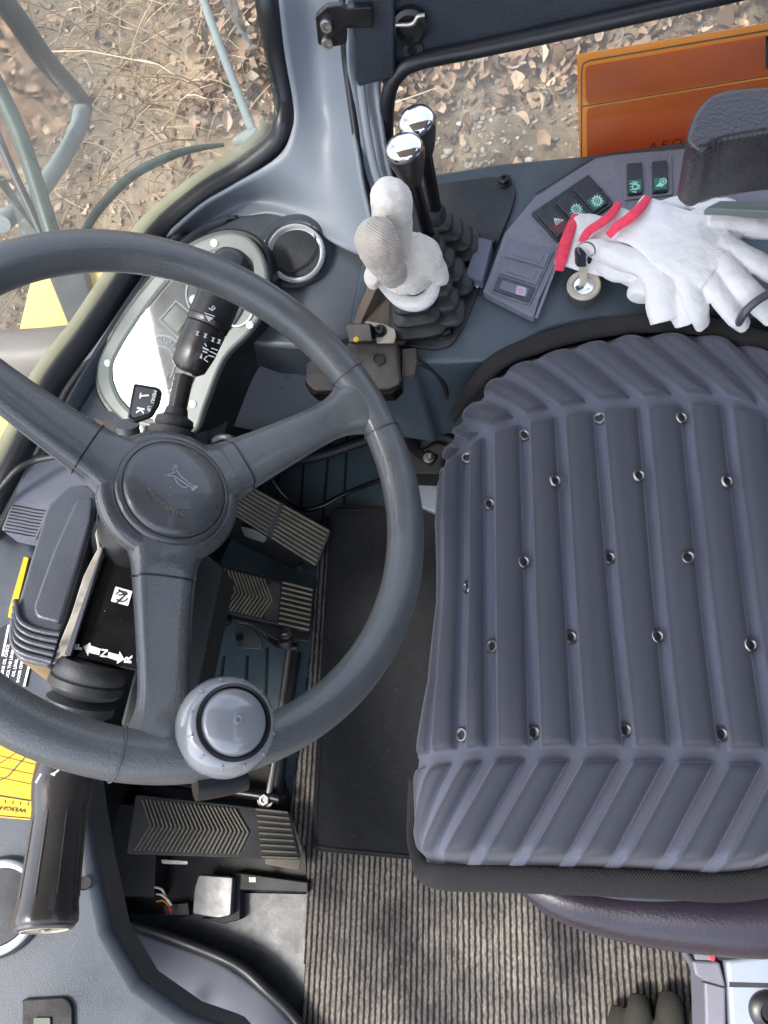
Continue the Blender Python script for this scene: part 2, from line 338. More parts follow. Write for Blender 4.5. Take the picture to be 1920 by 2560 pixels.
# ================================================================ OUTSIDE
def ground_z(x, y):
    yy = y-.75
    b = -1.0 if yy < 0 else -1.0+.50*yy if yy < 6 else -1.0+3.0+.15*(yy-6)
    return b
def build_ground():
    def sp(a, b, n, k=3.2): t = np.linspace(-1, 1, n); return (a+b)/2+(b-a)/2*np.sinh(k*t)/np.sinh(k)
    xs = np.concatenate([np.array([-90, -40, -18, -9]), np.linspace(-5, 2.5, 300), np.array([5, 12, 30, 90])])
    ys = np.concatenate([np.array([-90, -30, -10, -3, -1, 0, .4]), np.linspace(.7, 6, 220), np.array([8, 12, 30, 90])])
    V = []
    for y in ys:
        for x in xs:
            z = ground_z(x, y)
            if -5 <= x <= 2.5 and .6 < y < 6.2: z += .09*noise.noise((x*1.7, y*1.7, 0))+.035*noise.noise((x*6, y*6, 3))+.014*noise.noise((x*19, y*19, 5))+.007*noise.noise((x*45, y*45, 9))
            V.append((x, y, z))
    n = len(xs); Fc = [(j*n+i, j*n+i+1, (j+1)*n+i+1, (j+1)*n+i) for j in range(len(ys)-1) for i in range(n-1)]
    m = bpy.data.materials.new('soil'); m.use_nodes = True; N = m.node_tree.nodes; L = m.node_tree.links; b = N['Principled BSDF']
    tc = N.new('ShaderNodeTexCoord').outputs['Object']
    def nz(s, d=8, r=.6): q = N.new('ShaderNodeTexNoise'); q.inputs['Scale'].default_value = s; q.inputs['Detail'].default_value = d; q.inputs['Roughness'].default_value = r; L.new(tc, q.inputs[0]); return q.outputs[0]
    cr = N.new('ShaderNodeValToRGB'); e = cr.color_ramp.elements; e[0].position = .28; e[0].color = (.11, .085, .067, 1); e[1].position = .72; e[1].color = (.46, .37, .27, 1)
    a = cr.color_ramp.elements.new(.5); a.color = (.28, .215, .155, 1); L.new(nz(14, 12, .75), cr.inputs[0])
    c2 = N.new('ShaderNodeValToRGB'); e = c2.color_ramp.elements; e[0].position = .42; e[0].color = (1.05, 1, .95, 1); e[1].position = .60; e[1].color = (.48, .48, .50, 1); L.new(nz(2.2, 6), c2.inputs[0])
    mx = N.new('ShaderNodeMix'); mx.data_type = 'RGBA'; mx.blend_type = 'MULTIPLY'; mx.inputs[0].default_value = 1; L.new(cr.outputs[0], mx.inputs[6]); L.new(c2.outputs[0], mx.inputs[7])
    L.new(mx.outputs[2], b.inputs['Base Color']); b.inputs['Roughness'].default_value = .95
    bp = N.new('ShaderNodeBump'); bp.inputs['Distance'].default_value = .02; bp.inputs['Strength'].default_value = .9; L.new(nz(60, 10, .7), bp.inputs['Height']); L.new(bp.outputs[0], b.inputs['Normal'])
    o = link('ground', V, Fc, m, smooth=180, origin=(0, 0, -1)); tag(o, kind='structure')
build_ground()
def gz(x, y): return ground_z(x, y)+.09*noise.noise((x*1.7, y*1.7, 0))+.035*noise.noise((x*6, y*6, 3))+.014*noise.noise((x*19, y*19, 5))
def attr_mat(name, rough=.8, ramp=None, trans=0):
    m = bpy.data.materials.new(name); m.use_nodes = True; N = m.node_tree.nodes; L = m.node_tree.links; b = N['Principled BSDF']
    at = N.new('ShaderNodeAttribute'); at.attribute_name = 'tone'; cr = N.new('ShaderNodeValToRGB'); cr.color_ramp.elements[0].color = (*ramp[0], 1); cr.color_ramp.elements[1].color = (*ramp[-1], 1)
    for i, c in enumerate(ramp[1:-1]): cr.color_ramp.elements.new((i+1)/(len(ramp)-1)).color = (*c, 1)
    L.new(at.outputs['Fac'], cr.inputs[0]); tc = N.new('ShaderNodeTexCoord'); n1 = N.new('ShaderNodeTexNoise'); n1.inputs['Scale'].default_value = 60; L.new(tc.outputs['Object'], n1.inputs[0])
    mx = N.new('ShaderNodeMix'); mx.data_type = 'RGBA'; mx.blend_type = 'MULTIPLY'; mx.inputs[0].default_value = .5; L.new(cr.outputs[0], mx.inputs[6]); L.new(n1.outputs[0], mx.inputs[7]); L.new(mx.outputs[2], b.inputs['Base Color']); b.inputs['Roughness'].default_value = rough
    return m
def cloud(name, V, Fc, tone, m, kind='stuff', label=None, cat=None):
    o = link(name, V, Fc, m, smooth=60, origin=(0, 0, -1)); a = o.data.attributes.new('tone', 'FLOAT', 'FACE'); a.data.foreach_set('value', tone); tag(o, label, cat, kind=kind); return o
EDGE = 1.80
def leaves():
    V = []; Fc = []; tone = []
    def leaf(x, y, s, lift):
        z = gz(x, y)+lift
        rot = Matrix.Rotation(random.uniform(0, 6.28), 3, 'Z') @ Matrix.Rotation(random.gauss(0, .7), 3, 'X') @ Matrix.Rotation(random.gauss(.3, .6), 3, 'Y')
        n0 = len(V); cu = random.uniform(-2.2, 2.8); w = s*random.uniform(.45, .75); fold = random.uniform(0, .9); tw = random.gauss(0, .4)
        for i in range(5):
            u = i/4; hw = w*.5*math.sin(math.pi*min(.97, u*.85+.12))**.7
            for j in (-1, 0, 1):
                px = (u-.5)*s; py = j*hw*max(.3, 1+random.gauss(0, .30)); pz = cu*s*.35*(u-.5)**2*4*.3+abs(j)*hw*fold+j*(u-.5)*tw*hw
                V.append(Vector((x, y, z))+rot@Vector((px, py, pz)))
        for i in range(4):
            for j in range(2): k = n0+i*3+j; Fc.append((k, k+1, k+4, k+3))
        t = min(1, max(0, random.gauss(.5, .26))); tone.extend([t]*8)
    # thick litter high on the bank beside the door
    for _ in range(15000):
        x = random.uniform(-.95, 1.6); y = random.uniform(1.5, 3.4)
        edge = EDGE+.12*noise.noise((x*3, 0, 2))
        if y < edge and random.random() < .93: continue
        leaf(x, y, random.uniform(.015, .058), random.uniform(0, .05))
    for _ in range(160):
        x = random.uniform(-.7, 1.2); y = random.uniform(1.0, 1.7); leaf(x, y, random.uniform(.03, .07), .006)
    for _ in range(1100):
        x = random.uniform(-4.2, -.45); y = random.uniform(.85, 4.5)
        if noise.noise((x*1.3, y*1.3, 7)) < -.25: continue
        leaf(x, y, random.uniform(.02, .075), random.uniform(0, .012))
    def bit(x, y, s):
        z = gz(x, y)+random.uniform(0, .012); r = Matrix.Rotation(random.uniform(0, 6.28), 3, 'Z') @ Matrix.Rotation(random.gauss(0, .6), 3, 'X') @ Matrix.Rotation(random.gauss(0, .6), 3, 'Y'); n0 = len(V); k = random.choice((4, 5))
        for i in range(k): an = 6.283*i/k+random.uniform(-.4, .4); q = s*random.uniform(.3, .6); V.append(Vector((x, y, z))+r@Vector((q*math.cos(an), q*.7*math.sin(an), random.uniform(-.1, .1)*s)))
        Fc.append(tuple(range(n0, n0+k))); tone.append(min(1, max(0, random.gauss(.45, .3))))
    for _ in range(17000): bit(random.uniform(-4.2, -.4), random.uniform(.9, 4.4), random.uniform(.008, .034))
    for _ in range(3000): bit(random.uniform(-.9, 1.3), random.uniform(1.0, 1.9), random.uniform(.004, .018))
    for _ in range(3000): bit(random.uniform(-.9, 1.5), random.uniform(1.8, 3.2), random.uniform(.01, .04))
    m = attr_mat('dry_leaf', .75, [(.12, .07, .045), (.28, .17, .11), (.44, .29, .20), (.62, .48, .36)])
    cloud('leaf_litter', V, Fc, tone, m)
leaves()
def pebbles():
    V = []; Fc = []; tone = []
    ico = bmesh.new(); bmesh.ops.create_icosphere(ico, subdivisions=1, radius=1); iv = [v.co.copy() for v in ico.verts]; fi = [[v.index for v in f.verts] for f in ico.faces]; ico.free()
    for _ in range(7000):
        if random.random() < .45: x = random.uniform(-.8, 1.3); y = random.uniform(.85, 1.9); s = random.uniform(.003, .012)
        elif random.random() < .5: continue
        else: x = random.uniform(-4.2, -.4); y = random.uniform(.8, 4.4); s = random.uniform(.003, .014)*(1 if random.random() < .96 else 1.8)
        n0 = len(V); z = gz(x, y); e = Vector((random.uniform(.7, 1.4), random.uniform(.7, 1.3), random.uniform(.4, .9)))*s; r = Matrix.Rotation(random.uniform(0, 6.28), 3, 'Z')
        for v in iv: k = 1+random.gauss(0, .13); V.append(Vector((x, y, z))+r@Vector((v.x*e.x*k, v.y*e.y*k, v.z*e.z*k)))
        for f in fi: Fc.append(tuple(n0+q for q in f))
        tone.extend([min(1, max(0, random.gauss(.45, .25)))]*len(fi))
    m = attr_mat('pebble', .9, [(.12, .10, .09), (.24, .20, .17), (.33, .29, .26), (.5, .48, .45)])
    cloud('loose_gravel', V, Fc, tone, m)
pebbles()
def grass():
    V = []; Fc = []; tone = []
    def stem(x, y, L, r, az, lean, arc):
        p = Vector((x, y, gz(x, y))); pts = []
        for i in range(6):
            t = i/5; a = lean+arc*t; pts.append(p.copy()); p = p+Vector((math.cos(az)*math.sin(a), math.sin(az)*math.sin(a), math.cos(a)))*L/5; az += random.gauss(0, .12)
        v, f = tube_vf(pts, [r*(1-.13*i) for i in range(6)], 3, cap=False); n0 = len(V); V.extend(v); Fc.extend([tuple(q+n0 for q in g) for g in f]); tone.extend([min(1, max(0, random.gauss(.6, .25)))]*len(f))
    for _ in range(2000):
        if random.random() < .55: x = random.gauss(-1.15, .33); y = random.gauss(2.45, .45)
        else: x = random.uniform(-4, -.8); y = random.uniform(1.1, 4.2)
        if y < 1: continue
        az = random.gauss(-1.2, .9); stem(x, y, random.uniform(.08, .42), random.uniform(.0012, .003), az, random.uniform(.5, 1.2), random.uniform(.2, .9))
    for k in range(12): stem(random.uniform(-3, -1.4), random.uniform(1.7, 3.0), random.uniform(.8, 1.5), .0035, random.uniform(-1.2, -.2), 1.3, .28)
    m = attr_mat('dry_grass', .8, [(.20, .11, .05), (.38, .23, .12), (.50, .35, .21), (.62, .52, .38)])
    cloud('dry_grass', V, Fc, tone, m)
grass()
# ================================================================ EXTERIOR OF THE MACHINE
# mirror at the front right corner, faces rearward
mc = D(80, 250, 1.35)
din = (mc-CAM).normalized(); rout = Vector((.35, .75, -.55)).normalized(); MP = Pl(mc, rout-din)
T = thing('side_mirror', mc, 'grey framed rear-view mirror outside the windscreen, bank reflected in it', 'mirror')
fr_px = [(-60, -90), (30, 20), (120, 150), (205, 250), (205, 300), (175, 370), (105, 470), (0, 560)]
o = link('mirror_glass', *prism_vf([MP(x, y, .0) for x, y in [(-60, -70), (25, 40), (110, 165), (170, 255), (160, 310), (90, 395), (20, 440), (-60, 440)]], MP.n, .004), 'chrome', T, smooth=30)
M['mirror_face'] = mat('mirror_face', (.8, .78, .76), .06, metal=1, var=.05); o.data.materials[0] = M['mirror_face']
tube('mirror_frame', [MP(*q, .006) for q in fr_px[:5]], .016, 'mirror_dark', T, flat=.8)
tube('mirror_frame', [MP(*q, .006) for q in [(205, 275), (190, 335), (105, 470), (0, 560)]], .018, 'mirror_grey', T, flat=.8, label='pale lower edge of the mirror frame')
# gray stay
T = thing('mirror_stay', D(640, 335, 1.15), 'thin grey metal stay rod running up beside the windscreen edge', 'rod')
tube('rod', [D(495, -40, 1.35), D(540, 90, 1.3), D(590, 220, 1.25), D(632, 330, 1.2)], .0075, 'mirror_grey', T)
tube('foot', [D(590, 352, 1.2), D(625, 345, 1.17), D(650, 332, 1.15)], [.006, .013, .009], 'mirror_grey', T)
# curved black wiper hose
o = tube('handrail', [D(205, 590, 1.12), D(250, 520, 1.13), (D(330, 440, 1.14)), D(420, 393, 1.15), D(490, 372, 1.16), D(560, 362, 1.17)], [.006, .0068, .007, .0065, .005, .003], 'dark_green')
tag(o, 'curved dark green-black rail outside the windscreen just above the steering wheel', 'handrail')
# dark bars crossing lower left
T = thing('windscreen_wiper', D(70, 400, 1.05), 'dark wiper arm with a narrow second bar crossing the left of the windscreen', 'wiper')
tube('arm', [D(-30, 170, 1.05), D(50, 340, 1.05), D(130, 585, 1.05), D(150, 640, 1.05)], .012, 'dark_green', T, flat=.6)
tube('parallel_bar', [D(-40, 250, 1.08), D(20, 400, 1.08), D(75, 520, 1.08), D(110, 600, 1.08)], .006, 'seal_rubber', T)
o = link('deflector_pane', *prism_vf([D(x, y, 1.12) for x, y in [(-20, 440), (75, 515), (105, 600), (60, 640), (45, 560), (10, 440)]], Vector((.3, -.2, 1)).normalized(), .004), 'tinted_glass'); tag(o, 'small tinted glass pane below the wiper arm', 'glass pane')
# yellow bodywork seen through the rim
def slab(name, px, d, th, m, parent=None, n=(.15, -.1, 1), **k):
    o = link(name, *prism_vf([P(x, y, d) for x, y in px], Vector(n).normalized(), th), m, parent, bevel=.006, **k); return o
T = thing('front_fender', P(150, 780, .05), 'yellow front bodywork of the machine seen inside the wheel rim', 'bodywork')
slab('panel', [(105, 640), (185, 830), (30, 890), (75, 700)], .0, .15, 'yellow_paint', T)
slab('panel', [(170, 600), (330, 610), (228, 770), (200, 780)], .0, .15, 'yellow_paint', T)
slab('brace', [(85, 600), (190, 600), (235, 770), (180, 840)], .03, .05, 'dark_plate', T)
slab('step_edge', [(60, 835), (100, 825), (180, 838), (165, 862), (62, 860)], .02, .03, 'bolt_steel', T)
slab('panel', [(-60, 990), (40, 1010), (60, 1090), (-60, 1120)], .1, .12, 'yellow_paint', T, label='yellow panel at the left picture edge')
o = tube('steel_pipe', [P(-120, 905, .12), P(0, 900, .12), P(120, 895, .12), P(260, 880, .12)], .055, 'brown_pipe'); tag(o, 'thick brownish grey pipe crossing in front of the yellow bodywork', 'pipe')
# ================================================================ CAB SHELL
CAB = thing('loader_cab', P(700, 1500, 0), 'blue-grey painted cab shell with black window seals around the driver', 'cab')
sealc = [(660, -60, .68), (667, 0, .67), (690, 130, .62), (711, 245, .58), (708, 312, .565), (686, 361, .55), (608, 424, .535), (512, 483, .53), (399, 579, .52), (320, 690, .52), (225, 830, .52), (130, 960, .52), (70, 1090, .515), (5, 1216, .51), (-70, 1350, .5)]
sc = [P(*q) for q in sealc]
tube('window_seal', sc, .0125, 'seal_rubber', CAB, flat=1, label='black rubber seal around the windscreen')
# painted outer edge outside the seal
outer = [P(x, y, z-.012) for x, y, z in [(640, 20, .66), (668, 150, .61), (680, 240, .575), (676, 310, .56), (655, 352, .55), (588, 405, .53), (488, 468, .525), (372, 565, .52), (292, 680, .515), (198, 820, .515), (100, 950, .515), (42, 1080, .51), (-25, 1200, .51), (-100, 1340, .5)]]
tube('painted_edge', outer[3:], .012, 'cab_yellow', CAB)
A = [(694, -60, .68), (696, 0, .67), (715, 145, .62), (734, 260, .58), (730, 324, .565), (694, 392, .55), (579, 468, .535), (503, 514, .53), (415, 590, .52)]
B = [(853, -60, .68), (856, 0, .665), (866, 130, .62), (880, 280, .58), (905, 440, .55), (925, 640, .495), (716, 545, .495), (620, 545, .495), (490, 600, .49)]
loft('side_panel', [P(*q) for q in A], [P(*q) for q in B], 'pillar_paint', CAB, n=14, sag=(0, .02, -.012), th=.004, smooth=60)
# dark gap and door jamb
tube('door_gap_seal', [P(x, y, z) for x, y, z in [(858, -60, .68), (861, 87, .64), (868, 174, .61), (889, 324, .57), (904, 428, .545), (932, 510, .52), (980, 560, .505)]], .0045, 'seal_rubber', CAB)
jA = [(866, -60, .682), (868, 100, .64), (874, 200, .605), (895, 324, .57), (912, 428, .545), (945, 520, .52)]
jB = [(965, -60, .675), (958, 100, .63), (948, 200, .6), (958, 324, .57), (978, 440, .54), (1000, 500, .52)]
loft('door_jamb', [P(*q) for q in jA], [P(*q) for q in jB], 'pillar_paint', CAB, n=6, sag=(0, .012, 0), th=.004)
tube('jamb_rib', [P(x, y, z) for x, y, z in [(898, 150, .62), (905, 240, .595), (918, 330, .575), (938, 430, .55), (965, 500, .53)]], .0045, 'pillar_paint', CAB, flat=.6)
# door
DOOR = thing('cab_door', PY(1300, 60, .67), 'dark right-hand cab door with black seal above the leaf-filled window', 'door')
DP = Pl((0, .668, .6), (0, -1, .12))
plate('door_panel', DP, [(880, -90), (880, 60), (965, 230), (1000, 178), (1075, 140), (1300, 92), (1560, 34), (1700, 4), (2100, -90)], .02, 'door_plastic', DOOR, bevel=.003)
tube('door_seal', [DP(x, y, .006) for x, y in [(985, 520), (972, 430), (966, 330), (972, 235), (1000, 180), (1050, 153), (1200, 122), (1400, 79), (1600, 34), (1800, -10), (2100, -80)]], [.009, .0095]+[.0078]*9, 'seal_rubber', DOOR)
plate('window_pane', Pl((0, .69, .6), (0, -1, .12)), [(960, 480), (950, 240), (985, 170), (2100, -90), (2100, 430)], .004, 'window_glass', DOOR)
plate('hinge_block', Pl((0, .655, .6), (0, -1, .12)), [(878, -90), (986, -90), (988, 195), (896, 220), (886, 200)], .02, 'door_plastic', DOOR, bevel=.003)
mb = MB(); HP = Pl((0, .645, .6), (0, -1, .12))
plate_mb(mb, HP, [(788, 42), (815, 18), (850, 14), (868, 22), (930, 18), (932, 68), (868, 64), (866, 112), (818, 120), (795, 112)], .008, r=6)
plate_mb(mb, Pl((0, .648, .6), (0, -1, .12)), [(868, 60), (932, 60), (932, 72), (868, 72)], .015)
h = mb.build('hinge', 'black_plastic', DOOR, bevel=.001)
for q in ((817, 60), (820, 103)): lathe('bolt', HP(*q), HP.n, [(.006, 0), (.0062, .003), (.005, .006), (.0028, .006), (.0026, .003)], 'steel', h, n=20)
mb = MB(); mb.add(*lathe_vf(DP(1025, 55), DP.n, [(.016, 0), (.017, .010), (.013, .012), (.010, .006)], 24)); tube_pts = [DP(990, 62, .01), DP(1030, 60, .012), DP(1045, 42, .012), DP(1062, 38, .012)]
mb.build('latch', 'black_plastic', DOOR); tube('latch_rod', tube_pts, .0022, 'steel', DOOR)
lathe('screw_boss', DP(1032, 122), DP.n, [(.011, 0), (.010, .003), (.005, .003), (.004, 0)], 'door_plastic', DOOR)
# orange sign stuck on outside of the window
SP = Pl((0, .684, .5), (0, -1, .06))
SG = thing('warning_sign', SP(1700, 250), 'orange rectangular sign with smeared dark panels fixed on the door window', 'sign')
plate('board', SP, [(1442, 143), (2100, 34), (2100, 330), (1450, 420)], .004, 'orange_sign', SG, r=6)
plate('upper_panel', SP, [(1462, 168), (2090, 62), (2095, 158), (1466, 262)], .0015, 'orange_smear', SG, off=.0015, r=16)
plate('lower_panel', SP, [(1466, 272), (2090, 170), (2095, 320), (1468, 410)], .0015, 'orange_smear', SG, off=.0015, r=16)
mb = MB()
seg_mb(mb, SP, [(1454, 400), (1454, 180), (1458, 160), (1474, 152), (1700, 114), (2100, 46)], .0016, off=.0012); seg_mb(mb, SP, [(1456, 267), (1700, 227), (2100, 160)], .0014, off=.0012)
mb.build('border_line', 'brown_dust', SG, smooth=None)
text(SP, 'A E O', 1664, 362, 1, -.16, .014, 'label_black', SG, off=.002)
mb = MB(); plate_mb(mb, SP, [(1914, 92), (1990, 80), (1990, 170), (1914, 172)], .001, off=.002); mb.build('black_stripe', 'label_black', SG, smooth=None)
# windscreen glass
GA = [P(x, y, z) for x, y, z in sealc[1:]]
GB = [p+Vector((-.06, .05, .45)) for p in GA]
loft('windscreen', GA, GB, 'window_glass', CAB, n=4, th=.003)
# floor
FL = PZ(0)
o = plate('cab_floor', PZ(-.004), [(60, 1340), (300, 1240), (430, 960), (1300, 900), (2300, 2600), (2300, 3200), (200, 3200), (60, 2700)], .03, 'floor_rubber'); tag(o, kind='structure')
mb = MB()
for a, b in (((700, 1110), (690, 1290)), ((762, 1108), (750, 1290)), ((824, 1100), (806, 1300)), ((868, 1090), (858, 1290)), ((640, 1120), (640, 1210)), ((618, 1640), (606, 1900)), ((560, 1640), (540, 1800)), ((668, 1620), (655, 1960))):
    seg_mb(mb, FL, [a, b], .004, off=-.002, th=.002)
mb.build('floor_groove', 'black_rubber', smooth=None); bpy.data.objects['floor_groove'].parent = o; bpy.data.objects['floor_groove'].location = Vector(bpy.data.objects['floor_groove'].location)-o.location
for a in ((700, 765),): pass
# roof, rear wall and left side of the same cab (outside the picture, they shade the interior)
plate('roof', PZ(1.0), [(0, 0), (1, 0), (1, 1)], .01, 'door_plastic', CAB) if False else None
def boxm(mb, a, b):
    (x0, y0, z0), (x1, y1, z1) = a, b
    mb.add([(x0, y0, z0), (x1, y0, z0), (x1, y1, z0), (x0, y1, z0), (x0, y0, z1), (x1, y0, z1), (x1, y1, z1), (x0, y1, z1)], [(0, 3, 2, 1), (4, 5, 6, 7), (0, 1, 5, 4), (1, 2, 6, 5), (2, 3, 7, 6), (3, 0, 4, 7)])
mb = MB(); boxm(mb, (-.79, -.48, 1.62), (.85, .78, 1.70)); mb.build('roof', 'headliner', CAB, bevel=.01)
mb = MB(); boxm(mb, (.80, -.48, 0), (.86, .78, 1.15)); boxm(mb, (.80, -.48, 1.5), (.86, .78, 1.62)); boxm(mb, (.80, -.48, .95), (.86, -.40, 1.5)); boxm(mb, (.80, .70, .95), (.86, .78, 1.5)); mb.build('rear_wall', 'cover_grey', CAB, bevel=.005)
mb = MB(); boxm(mb, (.30, -.50, 0), (.86, -.46, .85)); mb.build('left_rear_panel', 'cover_grey', CAB)

# wall of the cab below the windscreen, down to the floor
fw = [P(*q) for q in [(880, 560, .50), (686, 361, .55), (608, 424, .535), (512, 483, .53), (399, 579, .52), (320, 690, .52), (225, 830, .52), (130, 960, .52), (70, 1090, .515), (5, 1216, .51), (-60, 1360, .5)]]+[Vector((-.66, -.2, .46)), Vector((-.66, -.47, .46)), Vector((-.30, -.47, .40))]
V = []; 
for p in fw: q = Vector((p.x-.012 if p.x < -.2 else p.x, p.y+.012 if p.y > .2 else p.y, 0)); V += [(q.x, q.y, p.z-.03), (q.x, q.y, -.06)]
o = link('front_wall', V, [(2*i, 2*i+1, 2*i+3, 2*i+2) for i in range(len(fw)-1)], 'well_black', CAB); md = o.modifiers.new('solid', 'SOLIDIFY'); md.thickness = .01
# ================================================================ DASHBOARD
DASH = thing('dashboard', P(600, 700, .4), 'dark blue-grey textured dashboard wrapping round the front corner of the cab', 'dashboard')
DP0 = P3((740, 635, .49), (200, 1000, .495), (500, 640, .50))
DPL = Pl(P(740, 635, .485), (.10, -.16, 1))
dash_px = [(480, 575), (600, 535), (665, 528), (718, 532), (772, 550), (848, 590), (905, 625), (925, 700), (905, 790), (880, 840), (760, 870), (650, 862), (560, 830), (470, 1130), (250, 1230), (120, 1260), (90, 1150), (10, 1330), (-60, 1420), (-90, 1380), (5, 1200), (80, 1080), (140, 955), (235, 830), (330, 690), (405, 600)]
plate('body', DPL, dash_px, .09, 'dash_plastic', DASH, bevel=.006, seg=3)
# raised flowing lip along windscreen (lighter, catches the light)
loft('front_lip', [P(x, y, z) for x, y, z in [(596, 542, .50), (505, 570, .505), (432, 625, .51), (330, 740, .515), (240, 880, .51), (160, 1020, .505), (110, 1120, .50), (40, 1260, .49)]],
     [P(x, y, z) for x, y, z in [(560, 575, .492), (520, 600, .492), (470, 650, .495), (385, 765, .495), (275, 905, .49), (190, 1040, .487), (140, 1150, .482), (60, 1290, .475)]], 'dash_plastic', DASH, n=6, sag=(0, 0, .008), th=.004)
# air vent
def vent(c, pl, r, parent, m='silver_ring'):
    v = lathe('vent', c, pl.n, [(r*1.16, -.001), (r*1.16, .001), (r*1.02, .003), (r*.98, .004), (r*.9, -.002), (r*.86, -.006)], 'black_plastic', parent, n=48)
    lathe('ring', c, pl.n, [(r*.92, .002), (r*.95, .0065), (r*1.0, .0085), (r*1.06, .007), (r*1.09, .0035), (r*1.09, .0025)], m, v, n=64)
    V, Fc = lathe_vf(c+pl.n*.001, pl.n, [(r*.91, -.004), (r*.91, .001), (r*.86, .003), (r*.4, .0045), (r*.02, .005)], 48); link('damper', V, Fc, 'dark_plate', v)
    return v
VP = Pl(P(740, 635, .496), (.16, -.34, 1))
v1 = vent(VP(741, 636), VP, .0305, DASH)
tube('damper_slot', [VP(778, 560, .006), VP(790, 610, .007), VP(770, 655, .0075), VP(725, 680, .007), VP(700, 668, .006)], .0008, 'black_plastic', v1)
lathe('vent_collar', VP(741, 636, -.014), VP.n, [(.047, 0), (.042, .006), (.036, .010), (.034, .009)], 'dash_plastic', DASH, n=48)
# instrument cluster
CL = thing('instrument_cluster', P(440, 850, .46), 'pale grey-green rimmed instrument cluster behind the steering wheel', 'gauges')
CP = P3((300, 880, .512), (600, 620, .545), (560, 850, .505))
cl_px = [(240, 925), (262, 860), (340, 740), (430, 640), (520, 590), (590, 580), (640, 610), (668, 680), (660, 770), (625, 830), (560, 900), (515, 1010), (490, 1075), (440, 1095), (360, 1085), (290, 1040), (250, 985)]
plate('bezel', CP, cl_px, .014, 'bezel_grey', CL, smooth=True, bevel=.004, seg=3)
plate('housing', CP, [(234, 925), (258, 852), (336, 732), (430, 632), (520, 580), (595, 570), (655, 602), (678, 680), (668, 775), (632, 835), (566, 905), (520, 1015), (490, 1085), (440, 1105), (360, 1095), (284, 1048), (242, 990)], .12, 'black_plastic', CL, off=-.010, smooth=True, bevel=.003)
face_px = [(278, 935), (300, 870), (380, 750), (455, 668), (530, 632), (590, 628), (615, 665), (612, 740), (585, 800), (530, 860), (480, 940), (450, 1020), (415, 1055), (350, 1045), (300, 1000)]
plate('gauge_face', CP, face_px, .006, 'gauge_face', CL, off=.0015, smooth=True)
mb = MB(); fr = cat_smooth([CP(x, y, .001) for x, y in face_px], 5, True); mb.add(*tube_vf(fr, .003, 8, True)); mb.build('face_rim', 'bezel_grey', CL)
plate('cover_lens', CP, [(x*.97+13, y*.97+25) for x, y in face_px], .0012, 'gauge_glass', CL, off=.006, smooth=True)
for q in ((270, 907), (536, 608), (625, 812), (482, 1010), (352, 1072)): lathe('screw_cap', CP(*q), CP.n, [(.0042, 0), (.0042, .001), (.0034, .0016)], 'silver_ring', CL, n=20)
mb = MB()
def ring_px(mb, pl, cx, cy, rx, ry, w, off, a0=0, a1=360, rot=0, n=40):
    pts = []
    for i in range(n+1):
        a = R_(a0+(a1-a0)*i/n); u, v = rx*math.cos(a), ry*math.sin(a); c, s = math.cos(R_(rot)), math.sin(R_(rot)); pts.append((cx+u*c-v*s, cy+u*s+v*c))
    seg_mb(mb, pl, pts, w, off, .0004)
ring_px(mb, CP, 395, 915, 62, 78, .0018, .0026, 150, 400, 20); ring_px(mb, CP, 395, 915, 40, 50, .0011, .0026, 180, 380, 20)
for i in range(26):
    a = R_(170+i*8.4); c, s = math.cos(a), math.sin(a); seg_mb(mb, CP, [(395+52*c, 915+66*s), (395+(60 if i % 5 else 46)*c, 915+(76 if i % 5 else 58)*s)], .0009, .0026)
ring_px(mb, CP, 525, 735, 60, 66, .002, .0026, 20, 250, 0); ring_px(mb, CP, 590, 770, 40, 45, .0016, .0026, 20, 200, 0)
seg_mb(mb, CP, [(398, 800), (440, 752), (482, 788), (446, 845), (398, 800)], .0018, .0026)
mb.build('dial_marks', 'gauge_line', CL, smooth=None)
plate('display', CP, [(408, 798), (440, 762), (472, 790), (444, 832)], .001, 'lcd', CL, off=.0028)
lathe('needle_hub', CP(394, 912, .002), CP.n, [(.0042, 0), (.0042, .002), (.0034, .003)], 'white_print', CL, n=24)
mb = MB(); seg_mb(mb, CP, [(393, 925), (388, 945), (382, 968)], .0018, .0036, .0008); mb.build('needle', 'gauge_red', CL)
for q in ((486, 750), (456, 850)): lathe('needle_hub', CP(*q, .002), CP.n, [(.0055, 0), (.0055, .002), (.004, .003)], 'white_print', CL, n=24)
mb = MB()
for s_, x, y, z in (('10', 395, 868, .0042), ('20', 430, 890, .0042), ('km/h', 417, 940, .005), ('0', 360, 905, .004)): text_mb(mb, CP, s_, x, y, .5, -1, z, .0026)
mb.build('dial_lettering', 'white_print', CL, smooth=None)
lathe('knob', CP(605, 655, .003), CP.n, [(.006, 0), (.0065, .004), (.005, .006)], 'black_plastic', CL)
# footwell side wall under the dash
loft('footwell_panel', [P(x, y, z) for x, y, z in [(440, 1030, .36), (560, 880, .39), (650, 855, .40), (770, 868, .405), (900, 885, .41), (1050, 900, .42)]],
     [P(x, y, z) for x, y, z in [(440, 1105, .10), (530, 1085, .08), (650, 1078, .06), (780, 1068, .05), (930, 1052, .04), (1080, 1060, .03)]], 'sill_paint', DASH, n=14, sag=(.0, -.03, -.0), th=.005)
# black rubber trim along the foot of that panel
rubs = tube('lower_trim', [P(x, y, z) for x, y, z in [(640, 1145, .02), (720, 1152, .02), (800, 1138, .02), (900, 1105, .02), (1000, 1075, .02)]], .010, 'black_rubber', DASH)
